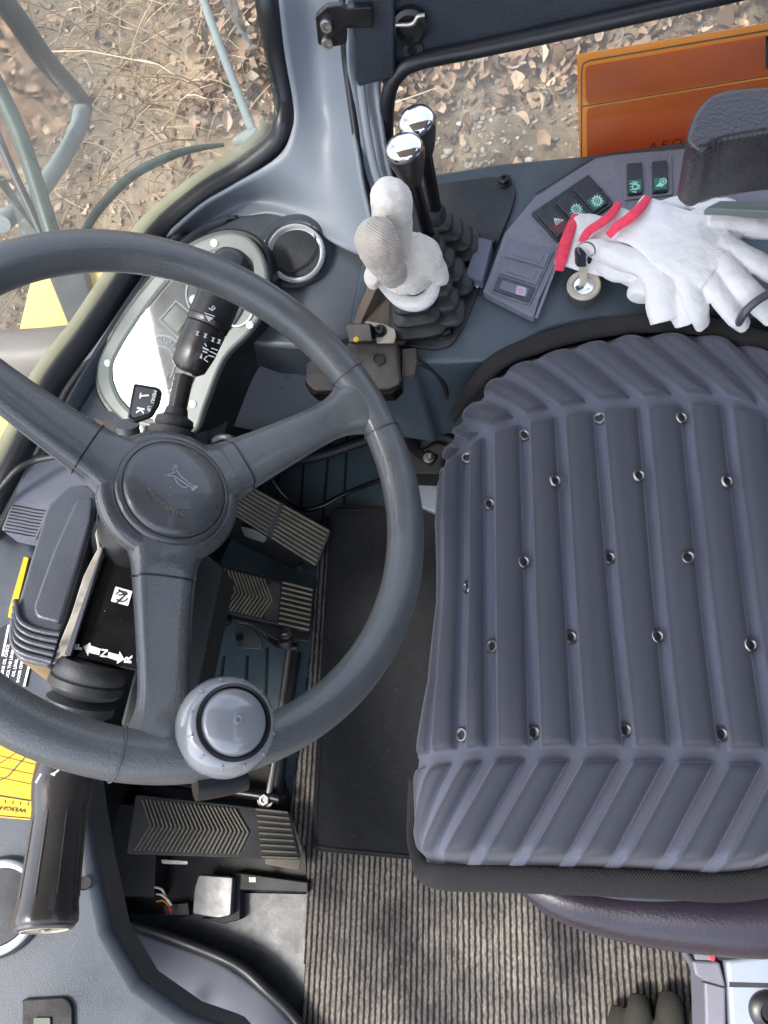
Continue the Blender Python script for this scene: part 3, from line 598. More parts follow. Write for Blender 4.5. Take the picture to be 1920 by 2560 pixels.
# left part of dash (driver's left)
LD = Pl(P(100, 2200, .47), (.25, .10, 1))
plate('left_body', LD, [(-120, 1330), (60, 1290), (160, 1500), (190, 1800), (215, 2000), (240, 2150), (275, 2320), (350, 2450), (470, 2535), (600, 2580), (640, 2700), (-200, 2700)], .08, 'dash_plastic', DASH, bevel=.012, seg=3)
VP2 = Pl(LD(-5, 2268, .003), LD.n)
v2 = vent(VP2.o, VP2, .036, DASH)
# recess with switch in lower-left
plate('switch_frame', LD, [(52, 2498), (165, 2492), (182, 2515), (182, 2700), (48, 2700)], .004, 'black_plastic', DASH, off=.004, r=14, bevel=.0015)
plate('rocker', LD, [(84, 2545), (125, 2545), (125, 2640), (84, 2640)], .004, 'lcd', DASH, off=.006, r=4)
# box with vent slots
BP = Pl(P(120, 1240, .50), (.22, .05, 1))
SB = thing('speaker_box', BP(110, 1250), 'light grey plastic box with black slots left of the steering column', 'box')
plate('shell', BP, [(82, 1135), (150, 1140), (215, 1180), (240, 1260), (130, 1255), (92, 1346), (2, 1325), (28, 1262), (56, 1190)], .035, 'box_grey', SB, r=8, bevel=.003, seg=3)
mb = MB()
for i in range(9):
    t = i/8; x0 = 31-22*t; y0 = 1263+64*t*1.0; seg_mb(mb, BP, [(x0, y0), (x0+40, y0+7), (x0+52, y0+10), (x0+82-4*t, y0+14)], .0011 if i % 2 else .0014, .0006)
mb.build('slot', 'black_plastic', SB, smooth=None)
# cable at the far left
o = tube('cable', [P(-40, 1262, .53), P(0, 1222, .53), P(45, 1172, .535), P(95, 1150, .53), P(155, 1140, .53), P(230, 1130, .52)], .0032, 'black_rubber'); tag(o, 'black cable arching over the speaker box at the left edge', 'cable')
# stickers
YS = LD
ST = thing('yellow_chart_sticker', YS(30, 1960), 'yellow chart sticker with black lines and upside-down lettering on the dash', 'sticker')
plate('sheet', YS, [(-140, 1700), (75, 1760), (112, 1900), (76, 2050), (-10, 2043), (-200, 2030)], .001, 'label_yellow', ST, off=.0016)
mb = MB()
for a, b, w in (((-90, 1868), (108, 1916), .0005), ((-90, 1898), (92, 1938), .0005), ((-90, 1925), (76, 1960), .0005), ((-90, 1975), (78, 2002), .0014), ((-90, 2032), (78, 2046), .0009), ((108, 1895), (112, 1925), .001)):
    seg_mb(mb, YS, [a, b], w, .0022)
text_mb(mb, YS, 'WEIGHT', 26, 2022, -1, -.12, .0052, .0022, sx=1.5)
for i in range(8): seg_mb(mb, YS, [(70-i*19, 2006-i*2.2), (69-i*19, 2014-i*2.2)], .0005, .0022)
mb.build('print', 'label_black', ST, smooth=None)
mb = MB(); seg_mb(mb, YS, [(-20, 1960), (20, 1940), (60, 1895), (75, 1880)], .0012, .0022); seg_mb(mb, YS, [(-20, 1920), (20, 1895), (45, 1878)], .0007, .0022); mb.build('curve_line', 'brown_dust', ST, smooth=None)
o2 = thing('yellow_edge_strip', YS(45, 1470), 'narrow orange-yellow strip beside the big grey column cover', 'sticker')
plate('strip', YS, [(60, 1392), (71, 1395), (40, 1520), (38, 1546), (20, 1542), (24, 1518)], .003, 'label_yellow', o2, off=.004)
o3 = thing('black_text_label', YS(30, 1640), 'black label with rows of tiny white lettering, partly under the wheel rim', 'sticker')
plate('sheet', YS, [(18, 1560), (78, 1640), (66, 1716), (-60, 1700), (-50, 1600)], .001, 'label_black', o3, off=.0016)
mb = MB()
seg_mb(mb, YS, [(22, 1562), (6, 1640)], .0022, .0022); seg_mb(mb, YS, [(73, 1662), (60, 1716)], .0022, .0022)
for i, s_ in enumerate(('ENGINE OIL CHECK', 'LOCK THE LEVER', 'OIL LEVEL', 'DOOR OPEN')): text_mb(mb, YS, s_, 12+i*13, 1655+i*7, .22, -1, .0042, .0022, bold=.0001)
mb.build('print', 'white_print', o3, smooth=None)
# ================================================================ RIGHT CONSOLE
CON = thing('side_console', P(1400, 650, .3), 'grey right-hand side console carrying levers, switches and ignition', 'console')
KP = PZ(.50)
con_px = [(978, 452), (1045, 438), (1250, 405), (1470, 384), (1700, 352), (2000, 318), (2500, 300), (2500, 790), (1900, 792), (1655, 788), (1480, 800), (1372, 824), (1330, 845), (1296, 872), (1215, 900), (1110, 905), (1050, 905), (1030, 930), (870, 910), (870, 800), (905, 640), (945, 560)]
plate('body', KP, con_px, .17, 'console_plastic', CON, bevel=.006, seg=3)
LP = PZ(.5045)
plate('lever_plate', LP, [(1040, 468), (1110, 456), (1232, 441), (1278, 448), (1292, 475), (1280, 520), (1192, 735), (1160, 812), (1128, 862), (1090, 872), (990, 862), (880, 820), (905, 740), (945, 620), (1000, 520)], .0045, 'dark_plate', CON, r=14, bevel=.001)
for q in ((1261, 455), (1115, 832)): bolt(LP(*q), LP.n, .0062, 'black_plastic', CON)
# raised switch panel
RP = P3((1342, 486, .512), (1490, 395, .512), (1330, 788, .509))
plate('switch_panel', RP, [(1488, 394), (1530, 386), (1930, 350), (2300, 330), (2300, 480), (1850, 545), (1510, 598), (1412, 618), (1350, 745), (1336, 792), (1325, 790), (1206, 728), (1262, 580), (1340, 488)], .012, 'panel_plastic', CON, bevel=.0018)
seg_mb(MB(), RP, [(1340, 484), (1400, 446), (1482, 394)], .0022, .0004).build('panel_groove', 'switch_black', CON, smooth=None); seg_mb(MB(), RP, [(1405, 622), (1395, 650), (1340, 795)], .0030, .0012, .001).build('panel_rib', 'panel_plastic', CON, smooth=None)
def quad(pl, q, u, v): a, b, c, d = [Vector(p) for p in q]; return tuple((a*(1-u)+b*u)*(1-v)+(d*(1-u)+c*u)*v)
def rect(q, u0, v0, u1, v1): return [quad(None, q, u0, v0), quad(None, q, u1, v0), quad(None, q, u1, v1), quad(None, q, u0, v1)]
# hazard / gear switch bank
QB = [(1328, 532), (1471, 435), (1536, 508), (1393, 603)]
bank = plate('switch_bank', RP, QB, .004, 'switch_black', CON, off=.003, r=3, bevel=.0008)
for i, (lab) in enumerate(('hazard', 'gear', 'gear')):
    u0 = .05+i*.322; u1 = u0+.25; dz = (.006, .0055, .0045)[i]
    s = plate('rocker_switch', RP, rect(QB, u0, .12, u1, .9), .007, 'switch_black', bank, off=dz+.001, bevel=.0012, r=3)
    plate('rocker_tint', RP, rect(QB, u0+.03, .55, u1-.03, .86), .0006, 'red_print' if i == 0 else 'green_print', bank, off=dz+.0015)
def gear(mb, pl, cx, cy, r, off, w=.0009):
    ring_px(mb, pl, cx, cy, r*.62, r*.62, w*1.4, off); ring_px(mb, pl, cx, cy, r*.25, r*.3, w*.8, off)
    for k in range(12): a = k*math.pi/6; seg_mb(mb, pl, [(cx+r*.7*math.cos(a), cy+r*.7*math.sin(a)), (cx+r*math.cos(a), cy+r*math.sin(a))], w*1.1, off)
mb = MB(); gear(mb, RP, 1441, 523, 15, .0072); gear(mb, RP, 1493, 502, 15, .0068); mb.build('gear_symbol', 'icon_mint', bank, smooth=None)
mb = MB(); seg_mb(mb, RP, [(1386, 546), (1408, 550), (1391, 562), (1386, 546)], .001, .0085); seg_mb(mb, RP, [(1391, 550), (1400, 552), (1393, 557), (1391, 550)], .0006, .0085); mb.build('hazard_symbol', 'white_print', bank, smooth=None)
for q in ((1438, 474), (1462, 500), (1500, 474), (1520, 500), (1487, 527)): lathe('screw', RP(*q, .0035), RP.n, [(.0013, 0), (.0013, .0008)], 'chrome', bank, n=12)
# top pair
QT = [(1553, 403), (1680, 390), (1682, 486), (1562, 500)]
bank = plate('switch_bank', RP, QT, .003, 'panel_plastic', CON, off=.002, r=3, bevel=.0008)
for i, (cx, cy) in enumerate(((1587, 446), (1650, 441))):
    q = [(cx-20, cy-38), (cx+18, cy-41), (cx+21, cy+35), (cx-18, cy+39)]
    plate('rocker_switch', RP, q, .005, 'switch_black', bank, off=.0055, bevel=.001, r=3)
    plate('rocker_tint', RP, [(cx-15, cy+5), (cx+17, cy+2), (cx+17, cy+31), (cx-14, cy+34)], .0006, 'green_print', bank, off=.0062)
mb = MB(); ring_px(mb, RP, 1588, 466, 6, 8, .001, .0068)
for a, b in (((1576, 458), (1600, 463)), ((1576, 474), (1600, 470)), ((1581, 454), (1596, 456)), ((1577, 466), (1583, 466)), ((1594, 466), (1600, 467)), ((1580, 479), (1592, 480))): seg_mb(mb, RP, [a, b], .0008, .0068)
mb.build('work_lamp_symbol', 'icon_mint', bank, smooth=None)
mb = MB(); ring_px(mb, RP, 1658, 453, 8, 7, .001, .0068); ring_px(mb, RP, 1658, 453, 2.5, 2.5, .001, .0068); plate_mb(mb, RP, [(1639, 466), (1650, 455), (1660, 462), (1657, 466)], .0004, .0068); mb.build('beacon_symbol', 'icon_mint', bank, smooth=None)
# three blanks
QC = [(1271, 596), (1386, 626), (1325, 762), (1225, 728)]
bank = plate('switch_bank', RP, QC, .003, 'switch_blank', CON, off=.002, r=2, bevel=.0006)
for i in range(3):
    v0 = .05+i*.32; mbm = 'switch_blank' if i < 2 else 'switch_black'
    plate('blank_cover', RP, rect(QC, .06, v0, .95, v0+.27), .003, mbm, bank, off=.0035, bevel=.0006, r=2)
    plate('blank_inset', RP, rect(QC, .18, v0+.05, .84, v0+.21), .001, 'switch_blank', bank, off=.0042, bevel=.0004, r=2)
plate('white_symbol', RP, [(1293, 713), (1316, 719), (1313, 740), (1288, 735)], .0005, 'grey_print', bank, off=.005, r=5)
mb = MB(); ring_px(mb, RP, 1302, 727, 6, 5, .0006, .0056); mb.build('symbol_line', 'pink', bank, smooth=None)
# red button partly hidden
lathe('red_button', RP(1892, 538), RP.n, [(.008, 0), (.008, .004), (.006, .005)], 'cuff_red', CON)
# ignition
IG = thing('ignition_lock', KP(1458, 725), 'round metal ignition lock with the key in it beside the gloves', 'ignition')
lathe('barrel', KP(1458, 735), (0, -.08, 1), [(.0160, 0), (.0160, .014)], 'bolt_steel', IG, n=40)
lathe('barrel_ring', KP(1458, 735), (0, -.08, 1), [(.0155, .0138), (.0163, .0145), (.0163, .0165), (.0150, .0180), (.0112, .0175), (.0105, .0150), (.009, .0148)], 'cream_metal', IG, n=40)
lathe('key_slot', KP(1458, 735), (0, -.08, 1), [(.0095, .0140), (.0095, .0156), (.004, .0158)], 'chrome', IG, n=30)
kp = KP(1458, 735)+Vector((0, 0, .015))
KPl = Pl(kp, (0.3, -1, .35))
plate('key_blade', KPl, [(1449, 664), (1470, 662), (1466, 735), (1452, 735)], .003, 'cream_metal', IG, bevel=.0006)
plate('key_head', KPl, [(1441, 632), (1446, 624), (1458, 625), (1466, 634), (1466, 668), (1442, 668)], .006, 'switch_black', IG, off=.002, bevel=.0012, r=5)
tube('key_ring', [KPl(x, y, .004) for x, y in ((1449, 636), (1444, 618), (1456, 606), (1474, 607), (1486, 618), (1487, 634), (1476, 640))], .0008, 'steel', IG)
plate('key_tag', KPl, [(1470, 652), (1480, 640), (1492, 650), (1495, 690), (1484, 700), (1474, 690)], .005, 'gloss_black', IG, off=-.008, bevel=.001, r=5)
# small grey-blue catch on lever plate
BK = thing('grey_plate_cover', LP(1190, 640), 'grey-blue translucent reservoir with metal end on the lever plate', 'cover')
plate('block', LP, [(1196, 592), (1232, 600), (1206, 702), (1160, 692)], .014, 'box_grey', BK, off=.014, bevel=.003, r=6)
plate('foil_end', LP, [(1158, 700), (1200, 706), (1196, 718), (1156, 708)], .004, 'chrome', BK, off=.006, bevel=.001, r=5)
plate('cap', LP, [(1200, 578), (1242, 590), (1236, 606), (1196, 596)], .012, 'black_plastic', BK, off=.012, bevel=.001, r=3)
# ================================================================ LEVERS
def boot_vf(base, top, nring, w0, w1, sq=4, u=(1, 0, 0), h0=.004):
    """stack of rounded-square bellows between base and collar (local axes follow the lean)"""
    base = Vector(base); top = Vector(top); V = []; Fc = []; n = 28
    prof = []
    for i in range(nring):
        t0 = i/nring; t1 = (i+1)/nring; w = w0+(w1-w0)*(i/(nring-1)); wn = w*.66
        prof += [(wn, t0+.04/nring), (w*.94, t0+.22/nring), (w, t0+.36/nring), (w, t0+.56/nring), (w*.93, t0+.70/nring), (wn, t0+.90/nring)]
    prof.append((w1*.55, 1.0)); prof.append((w1*.5, 1.04))
    ax = (top-base); up = (ax.normalized()+Vector((0, 0, 1.2))).normalized(); uu = (Vector(u)-up*Vector(u).dot(up)).normalized(); ww = up.cross(uu)
    for r, t in prof:
        c = base+ax*t
        for k in range(n):
            a = 2*math.pi*k/n; cc, ss = math.cos(a), math.sin(a); q = 1/((abs(cc)**sq+abs(ss)**sq)**(1/sq)); V.append(c+(uu*cc+ww*ss)*q*r)
    L = len(prof)
    Fc = [(i*n+k, i*n+(k+1) % n, (i+1)*n+(k+1) % n, (i+1)*n+k) for i in range(L-1) for k in range(n)]+[tuple(range(n-1, -1, -1)), tuple(range((L-1)*n, L*n))]
    return V, Fc
def lever(base_px, neck_px, zneck, top_px, ztop, collar_px, zc, label, bw0, bw1, knob=True, nr=4):
    b = P(*base_px, .506); nk = P(*neck_px, zneck); tp = P(*top_px, ztop); co = P(*collar_px, zc)
    t = thing('control_lever', b, label, 'lever', 'levers on the side console')
    link('boot', *boot_vf(b, co, nr, bw0, bw1), 'black_rubber', t, smooth=35, bevel=.0004)
    ax = (nk-co).normalized()
    lathe('collar', co-ax*.004, ax, [(.0095, 0), (.010, .012), (.0088, .016), (.0065, .016), (.006, .010)], 'dark_plate', t, n=24)
    if knob:
        tube('shaft', [co-ax*.004, co.lerp(nk, .5), nk+ax*.012], .0062, 'gloss_black', t, n=16)
        ka = (tp-nk).normalized(); L = (tp-nk).length
        k = lathe('knob', nk, ka, [(.0065, 0), (.0085, L*.08), (.0115, L*.3), (.0145, L*.6), (.0165, L*.86), (.0168, L*.95), (.0158, L*.98)], 'grip_plastic', t, n=36)
        lathe('chrome_cap', tp-ka*L*.03, ka, [(.0158, 0), (.0160, .0015), (.0145, .0042), (.0105, .0062), (.006, .0072), (.0015, .0076)], 'chrome', k, n=36, smooth=80)
    return t, ax
lever((1165, 628), (1064, 385), .625, (1041, 300), .665, (1092, 545), .556, 'black lever with chrome cap nearest the window, farther back than its neighbour', .020, .0125)
lever((1148, 720), (1034, 458), .635, (1010, 368), .675, (1076, 604), .558, 'black lever with chrome cap standing between the gloved levers and the window lever', .018, .011, nr=4)
# two levers under a used glove, one wide boot and one smaller boot behind it
t3, _ = lever((1125, 795), (0, 0), .6, (0, 0), .6, (1096, 700), .545, 'short lever mostly hidden behind the worn glove, only its stepped boot shows', .018, .012, knob=False, nr=3)
GB = P(1050, 790, .506)
t4 = thing('control_lever', GB, 'wide stepped rubber boot of the lever covered by the worn cream glove', 'lever', 'levers on the side console')
link('boot', *boot_vf(P(1048, 792, .506), P(1030, 730, .548), 3, .030, .020, sq=5, u=(1, .05, 0)), 'black_rubber', t4, smooth=35, bevel=.0004)
tube('shaft', [P(1035, 760, .53), P(975, 560, .63)], .006, 'gloss_black', t4, sm=0)
plate('yellow_arrow', P3((1000, 770, .535), (1050, 780, .535), (1020, 740, .545)), [(1024, 771), (1036, 769), (1046, 779)], .001, 'label_yellow', t4, off=.004)
brk = plate('guard_strip', Pl(P(930, 740, .525), (-.5, -.3, 1)), [(925, 640), (950, 640), (955, 690), (905, 800), (890, 860), (870, 855), (895, 770), (928, 690)], .012, 'brown_dust', CON, r=8, bevel=.002)
plate('dusty_plate', PZ(.5095), [(925, 725), (1000, 700), (1030, 800), (1010, 862), (900, 850), (893, 815)], .002, 'brown_dust', CON, r=12)
# worn glove over the levers: remeshed from overlapping capsules
def capsule(mb, pts, rad, n=16, flat=1, up=None):
    mb.add(*tube_vf(cat_smooth(pts, 5), [v.x for v in cat_smooth([Vector((r, 0, 0)) for r in rad], 5)], n, flat=flat, up=up))
def ball(mb, c, r, s=(1, 1, 1)):
    bm = bmesh.new(); bmesh.ops.create_icosphere(bm, subdivisions=3, radius=1); mb.add([Vector(c)+Vector((v.co.x*s[0], v.co.y*s[1], v.co.z*s[2]))*r for v in bm.verts], [[v.index for v in f.verts] for f in bm.faces]); bm.free()
WG = thing('worn_glove', P(1010, 700, .55), 'worn cream knitted glove pulled over two lever knobs', 'glove')
mb = MB()
# upper bulb (farther lever) and its sleeve, near bulb, body, thumb flap
capsule(mb, [P(975, 488, .675), P(979, 505, .672), P(984, 545, .655), P(994, 600, .632), P(1010, 650, .605)], [.013, .0175, .0165, .0125, .013]); ball(mb, P(977, 500, .672), .0178)
capsule(mb, [P(1008, 605, .62), P(1018, 640, .606), P(1016, 672, .592), P(1014, 700, .580)], [.016, .0225, .0250, .0235], up=(0, 0, 1)); 
capsule(mb, [P(1045, 630, .612), P(1080, 660, .600), P(1100, 690, .590), P(1106, 712, .585)], [.016, .0165, .012, .006], flat=.6, up=(1, 0, .6))
capsule(mb, [P(1025, 600, .625), P(1060, 640, .61), P(1085, 665, .598)], [.012, .017, .014], flat=.8)
capsule(mb, [P(935, 660, .60), P(928, 700, .585), P(938, 722, .575)], [.009, .009, .006], flat=.6)
g = mb.build('knitted_body', 'glove_used', WG); remesh(g, .0014, 2); displace(g, .005, .02)
mb = MB(); capsule(mb, [P(940, 584, .682), P(943, 600, .678), P(952, 628, .664), P(968, 660, .642), P(985, 690, .618)], [.012, .0172, .0170, .0150, .012]); ball(mb, P(941, 598, .676), .0178)
g = mb.build('stained_finger', 'glove_tan', WG, label='shorter tan stained finger of the worn glove'); remesh(g, .0014, 2); displace(g, .003, .015)
# rolled cuff ring
cf = [P(x, y, z) for x, y, z in [(945, 668, .588), (952, 695, .575), (975, 725, .562), (1005, 752, .552), (1040, 760, .55), (1070, 745, .555), (1085, 715, .565), (1083, 682, .58)]]
tube('rolled_cuff', cf, [.005, .0065, .0072, .0075, .0075, .0072, .006, .004], 'glove_white', WG, n=14)
mb = MB()
cs = cat_smooth([p+Vector((0, .0018, .0052)) for p in cf], 10)
for i in range(6, len(cs)-2, 1):
    if i % 2: mb.add(*tube_vf([cs[i], cs[i]+(cs[i+1]-cs[i])*.6+Vector((0, random.uniform(-.001, .001), random.uniform(.0, .0006)))], .0008, 4))
mb.build('dark_stitching', 'label_black', WG)
# ================================================================ PHONE / CAMERA HOLDER
HB = thing('phone_holder', P(930, 890, .49), 'dusty brown-grey box on a bracket hanging in front of the side console', 'holder')
HPL = Pl(P(940, 900, .515), (.05, -.12, 1))
plate('box', HPL, [(866, 858), (985, 852), (999, 868), (1003, 955), (975, 970), (785, 975), (766, 955), (766, 905), (870, 875)], .022, 'dusty_case', HB, r=8, bevel=.002)
plate('bottom_edge', HPL, [(762, 950), (772, 966), (975, 966), (1000, 952), (1003, 962), (980, 984), (785, 984), (764, 966)], .02, 'gloss_black', HB, off=-.004, r=3, bevel=.001)
lathe('lens_hole', HPL(948, 900, .0), HPL.n, [(.0068, 0), (.0068, .0012), (.0056, .0016), (.005, .0002)], 'label_black', HB, n=32)
plate('side_clamp', HPL, [(985, 852), (992, 852), (1004, 952), (996, 956)], .012, 'black_plastic', HB, off=.004, bevel=.001)
plate('flange', HPL, [(1005, 872), (1040, 868), (1043, 905), (1036, 936), (1004, 940)], .012, 'dusty_case', HB, off=-.002, bevel=.001)
plate('bracket_plate', HPL, [(912, 806), (918, 802), (960, 810), (986, 822), (990, 840), (984, 856), (932, 856)], .003, 'cream_metal', HB, off=.006, bevel=.0006)
plate('black_clip', Pl(HPL.o, (-.2, -.35, 1)), [(862, 809), (925, 808), (932, 853), (872, 856)], .012, 'gloss_black', HB, off=.012, bevel=.001)
bolt(HPL(950, 828, .006), HPL.n, .0052, 'black_plastic', HB); lathe('rivet', HPL(891, 850, .02), HPL.n, [(.0028, 0), (.0028, .002)], 'label_yellow', HB, n=8)
o = tube('cable', [P(1036, 905, .50), P(1050, 908, .50), P(1085, 925, .48), (P(1112, 965, .45)), P(1120, 1010, .40), P(1118, 1060, .33), P(1110, 1085, .25)], .0032, 'black_rubber'); tag(o, 'black cable looping down from the holder box beside the console', 'cable')
# black seat bracket & coil at front of the console
SBK = thing('seat_slide_bracket', P(1080, 1130, .12), 'black metal bracket and coiled cable between the console and the seat cover', 'bracket')
tube('coil', [P(x, y, z) for x, y, z in [(1060, 1105, .2), (1075, 1075, .25), (1105, 1060, .27), (1145, 1065, .27)]], .006, 'gloss_black', SBK)
tube('coil', [P(x, y, z) for x, y, z in [(1055, 1110, .2), (1085, 1090, .24), (1115, 1092, .25), (1150, 1110, .25)]], .007, 'black_rubber', SBK)
tube('coil', [P(x, y, z) for x, y, z in [(1060, 1120, .2), (1090, 1105, .22), (1120, 1108, .23), (1150, 1125, .23)]], .005, 'gloss_black', SBK)
tube('arm', [P(x, y, z) for x, y, z in [(1008, 1050, .30), (1018, 1085, .25), (1045, 1125, .2), (1085, 1152, .17)]], [.006, .008, .009, .010], 'black_plastic', SBK, flat=.5)
plate('base', PZ(.14), [(1005, 1080), (1060, 1110), (1160, 1100), (1160, 1185), (1060, 1184), (1010, 1182), (1020, 1130)], .05, 'well_black', SBK, r=10, bevel=.004)
bolt(P(1072, 1145, .19), (0, 0, 1), .006, 'bolt_steel', SBK); lathe('tan_plug', P(1006, 1046, .31), (0, 0, 1), [(.005, 0), (.004, .006)], 'cream_metal', SBK, n=10)
# console lower wall
plate('lower_wall', PZ(.0), [(960, 1040), (1010, 1078), (1140, 1086), (1800, 1080), (2400, 1080), (2400, 700), (960, 860)], -.36, 'dark_plate', CON, bevel=.004)
# ================================================================ STEERING WHEEL
WC = Vector((-.2476, .1988, .6993)); WN = Vector((.690, .085, .719)).normalized(); WR = .190; HC = WC-WN*.032   # dished: the hub sits below the rim plane
WP = Pl(WC, WN)
SW = thing('steering_wheel', WC, 'dark grey three-spoke steering wheel with a clear spinner knob', 'steering wheel')
u0 = (WP(925, 1000)-WC).normalized(); w0 = WN.cross(u0)
def wpt(a, r, h=0): return WC+(u0*math.cos(a)+w0*math.sin(a))*r+WN*h
def rim_vf():
    V = []; Fc = []; n = 220; m = 28
    for i in range(n):
        a = 2*math.pi*i/n
        for k in range(m):
            t = 2*math.pi*k/m; V.append(wpt(a, WR+.0158*math.cos(t), .0150*math.sin(t)))
    for i in range(n):
        for k in range(m): Fc.append((i*m+k, i*m+(k+1) % m, ((i+1) % n)*m+(k+1) % m, ((i+1) % n)*m+k))
    return V, Fc
rim = link('rim', *rim_vf(), 'wheel_plastic', SW, smooth=180)
def ang(x, y): v = WP(x, y)-WC; return math.atan2(v.dot(w0), v.dot(u0))
spk = [ang(925, 1000), ang(415, 1880), ang(-80, 880)]
for a in spk:
    for s in (-1, 1):
        aa = a+s*.155; mb = MB()
        pts = [wpt(aa, WR+.0163*math.cos(t), .0155*math.sin(t)) for t in np.linspace(0, 2*math.pi, 36, endpoint=False)]
        mb.add(*tube_vf(pts, .0007, 6, True)); mb.build('moulding_seam', 'wheel_smooth', rim)
def spoke(a, m='wheel_plastic'):
    # superelliptic section lofted radially; widths flare at both ends
    st = [(.034, .0320, .0105, -.032), (.050, .0255, .0100, -.032), (.062, .0230, .0085, -.031), (.100, .0195, .0075, -.024), (.140, .0170, .0078, -.014), (.160, .0185, .0090, -.008), (.176, .0250, .0118, -.002), (.190, .0300, .0135, 0)]
    ra = cat_smooth([Vector((r, w, h)) for r, w, h, z in st], 5); zz = [v.x for v in cat_smooth([Vector((z, 0, 0)) for *_, z in st], 5)]
    n = 28; V = []
    d = u0*math.cos(a)+w0*math.sin(a); t_ = WN.cross(d)
    for q, z in zip(ra, zz):
        for k in range(n):
            t = 2*math.pi*k/n; c, s = math.cos(t), math.sin(t); e = 3.2; k_ = 1/((abs(c)**e+abs(s)**e)**(1/e))
            wv = q.y*c*k_; hv = q.z*s*k_
            if s > 0: wv *= .86
            V.append(WC+d*q.x+t_*wv+WN*(hv+z))
    L = len(ra)
    Fc = [(i*n+k, i*n+(k+1) % n, (i+1)*n+(k+1) % n, (i+1)*n+k) for i in range(L-1) for k in range(n)]+[tuple(range(n-1, -1, -1)), tuple(range((L-1)*n, L*n))]
    o = link('spoke', V, Fc, m, SW, smooth=60)
    mb = MB(); r = .066
    pts = [WC+d*r+t_*(.0228*(math.cos(t)*(.86 if math.sin(t) > 0 else 1)/((abs(math.cos(t))**3.2+abs(math.sin(t))**3.2)**(1/3.2))))+WN*(.0088*math.sin(t)/((abs(math.cos(t))**3.2+abs(math.sin(t))**3.2)**(1/3.2))-.0305) for t in np.linspace(0, 2*math.pi, 48, endpoint=False)]
    mb.add(*tube_vf(pts, .0006, 5, True)); mb.build('seam', 'black_plastic', o)
for a in spk: spoke(a)
hub = lathe('hub', HC-WN*.03, WN, [(.030, -.02), (.036, 0), (.044, .012), (.052, .022), (.053, .030), (.0505, .036), (.046, .0385), (.043, .0385), (.0425, .036)], 'wheel_smooth', SW, n=72, smooth=60)
# fillet lobes joining the hub and spokes
lathe('hub_ring', HC+WN*.0065, WN, [(.0425, 0), (.0425, .004), (.0405, .0062), (.0385, .0062), (.038, .003)], 'wheel_smooth', SW, n=72, smooth=50)
hb = lathe('horn_button', HC+WN*.007, WN, [(.0375, 0), (.0378, .006), (.0365, .009), (.033, .0105), (.022, .0125), (.010, .0134), (.001, .0136)], 'wheel_smooth', SW, n=72, smooth=60)
HPn = Pl(HC+WN*.0208, WN)
mb = MB()
hp = lambda x, y: (320+x*280/1659, 1090+y*270/1600)
seg_mb(mb, HPn, [hp(585, 575), hp(640, 560), hp(700, 530), hp(660, 490), hp(690, 450), hp(730, 520), hp(770, 580), hp(900, 690), hp(990, 750)], .0008, .0002)
seg_mb(mb, HPn, [hp(590, 590), hp(680, 590), hp(760, 640), hp(860, 710), hp(960, 770)], .0008, .0002)
seg_mb(mb, HPn, [hp(690, 620), hp(730, 690), hp(800, 750), hp(870, 760), hp(880, 730)], .0007, .0002)
seg_mb(mb, HPn, [hp(950, 800), hp(1020, 740)], .0022, .0004)
ring_px(mb, HPn, *hp(700, 450), 4, 3, .0006, .0002)
mb.build('horn_symbol', 'relief', hb, smooth=None)
mb = MB(); word = 'WARNING AIRBAG'
arc = [hp(325, 790), hp(372, 868), hp(425, 940), hp(490, 1005), hp(570, 1065), hp(650, 1105), hp(730, 1135), hp(810, 1150)]
plate_mb(mb, HPn, [hp(280, 770), hp(370, 775), hp(325, 845)], .0003, .0002)
for ch, q, q2 in zip('AUTEMIC', arc[1:], arc[2:]+[hp(890, 1155)]): text_mb(mb, HPn, ch, q[0], q[1], q2[0]-q[0], q2[1]-q[1], .0048, .0003, bold=.0001)
mb.build('faded_lettering', 'brown_dust', hb, smooth=None)
# spinner knob
KN = WP(578, 1809, .028); kt = (WN*1+Vector((.0, .05, .1))).normalized()
kc = WP(590, 1815)
kn = lathe('spinner_knob', KN-kt*.028, kt, [(.012, -.006), (.019, 0), (.028, .006), (.0312, .014), (.0312, .020), (.0292, .027), (.0262, .0315), (.0232, .0335)], 'knob_clear', SW, n=64, smooth=60)
lathe('knob_recess', KN-kt*.028, kt, [(.0235, .033), (.0235, .0345), (.0215, .0350), (.0205, .0335), (.0200, .033)], 'black_plastic', kn, n=64, smooth=50)
lathe('knob_cap', KN-kt*.028, kt, [(.0200, .032), (.0202, .0345), (.0185, .0375), (.012, .0400), (.005, .0408), (.0008, .041)], 'knob_clear', kn, n=64, smooth=70)
lathe('knob_dimple', KN-kt*.028, kt, [(.0028, .0405), (.0028, .0415), (.0018, .0417), (.0015, .0408)], 'relief', kn, n=24)
mb = MB()
for k in range(12):
    a = k*math.pi/6+.2; _, uu, ww = frame_basis(kt); d = uu*math.cos(a)+ww*math.sin(a); c0 = KN-kt*.028
    mb.add(*tube_vf([c0+kt*.0325+d*.0262, c0+kt*.029+d*.0285], .0005, 5))
mb.build('knob_tick', 'relief', kn)
tube('knob_clamp', [wpt(ang(540, 1860)+s, WR+.0175, .000) for s in (-.08, 0, .08)], .009, 'black_plastic', SW, flat=.7)
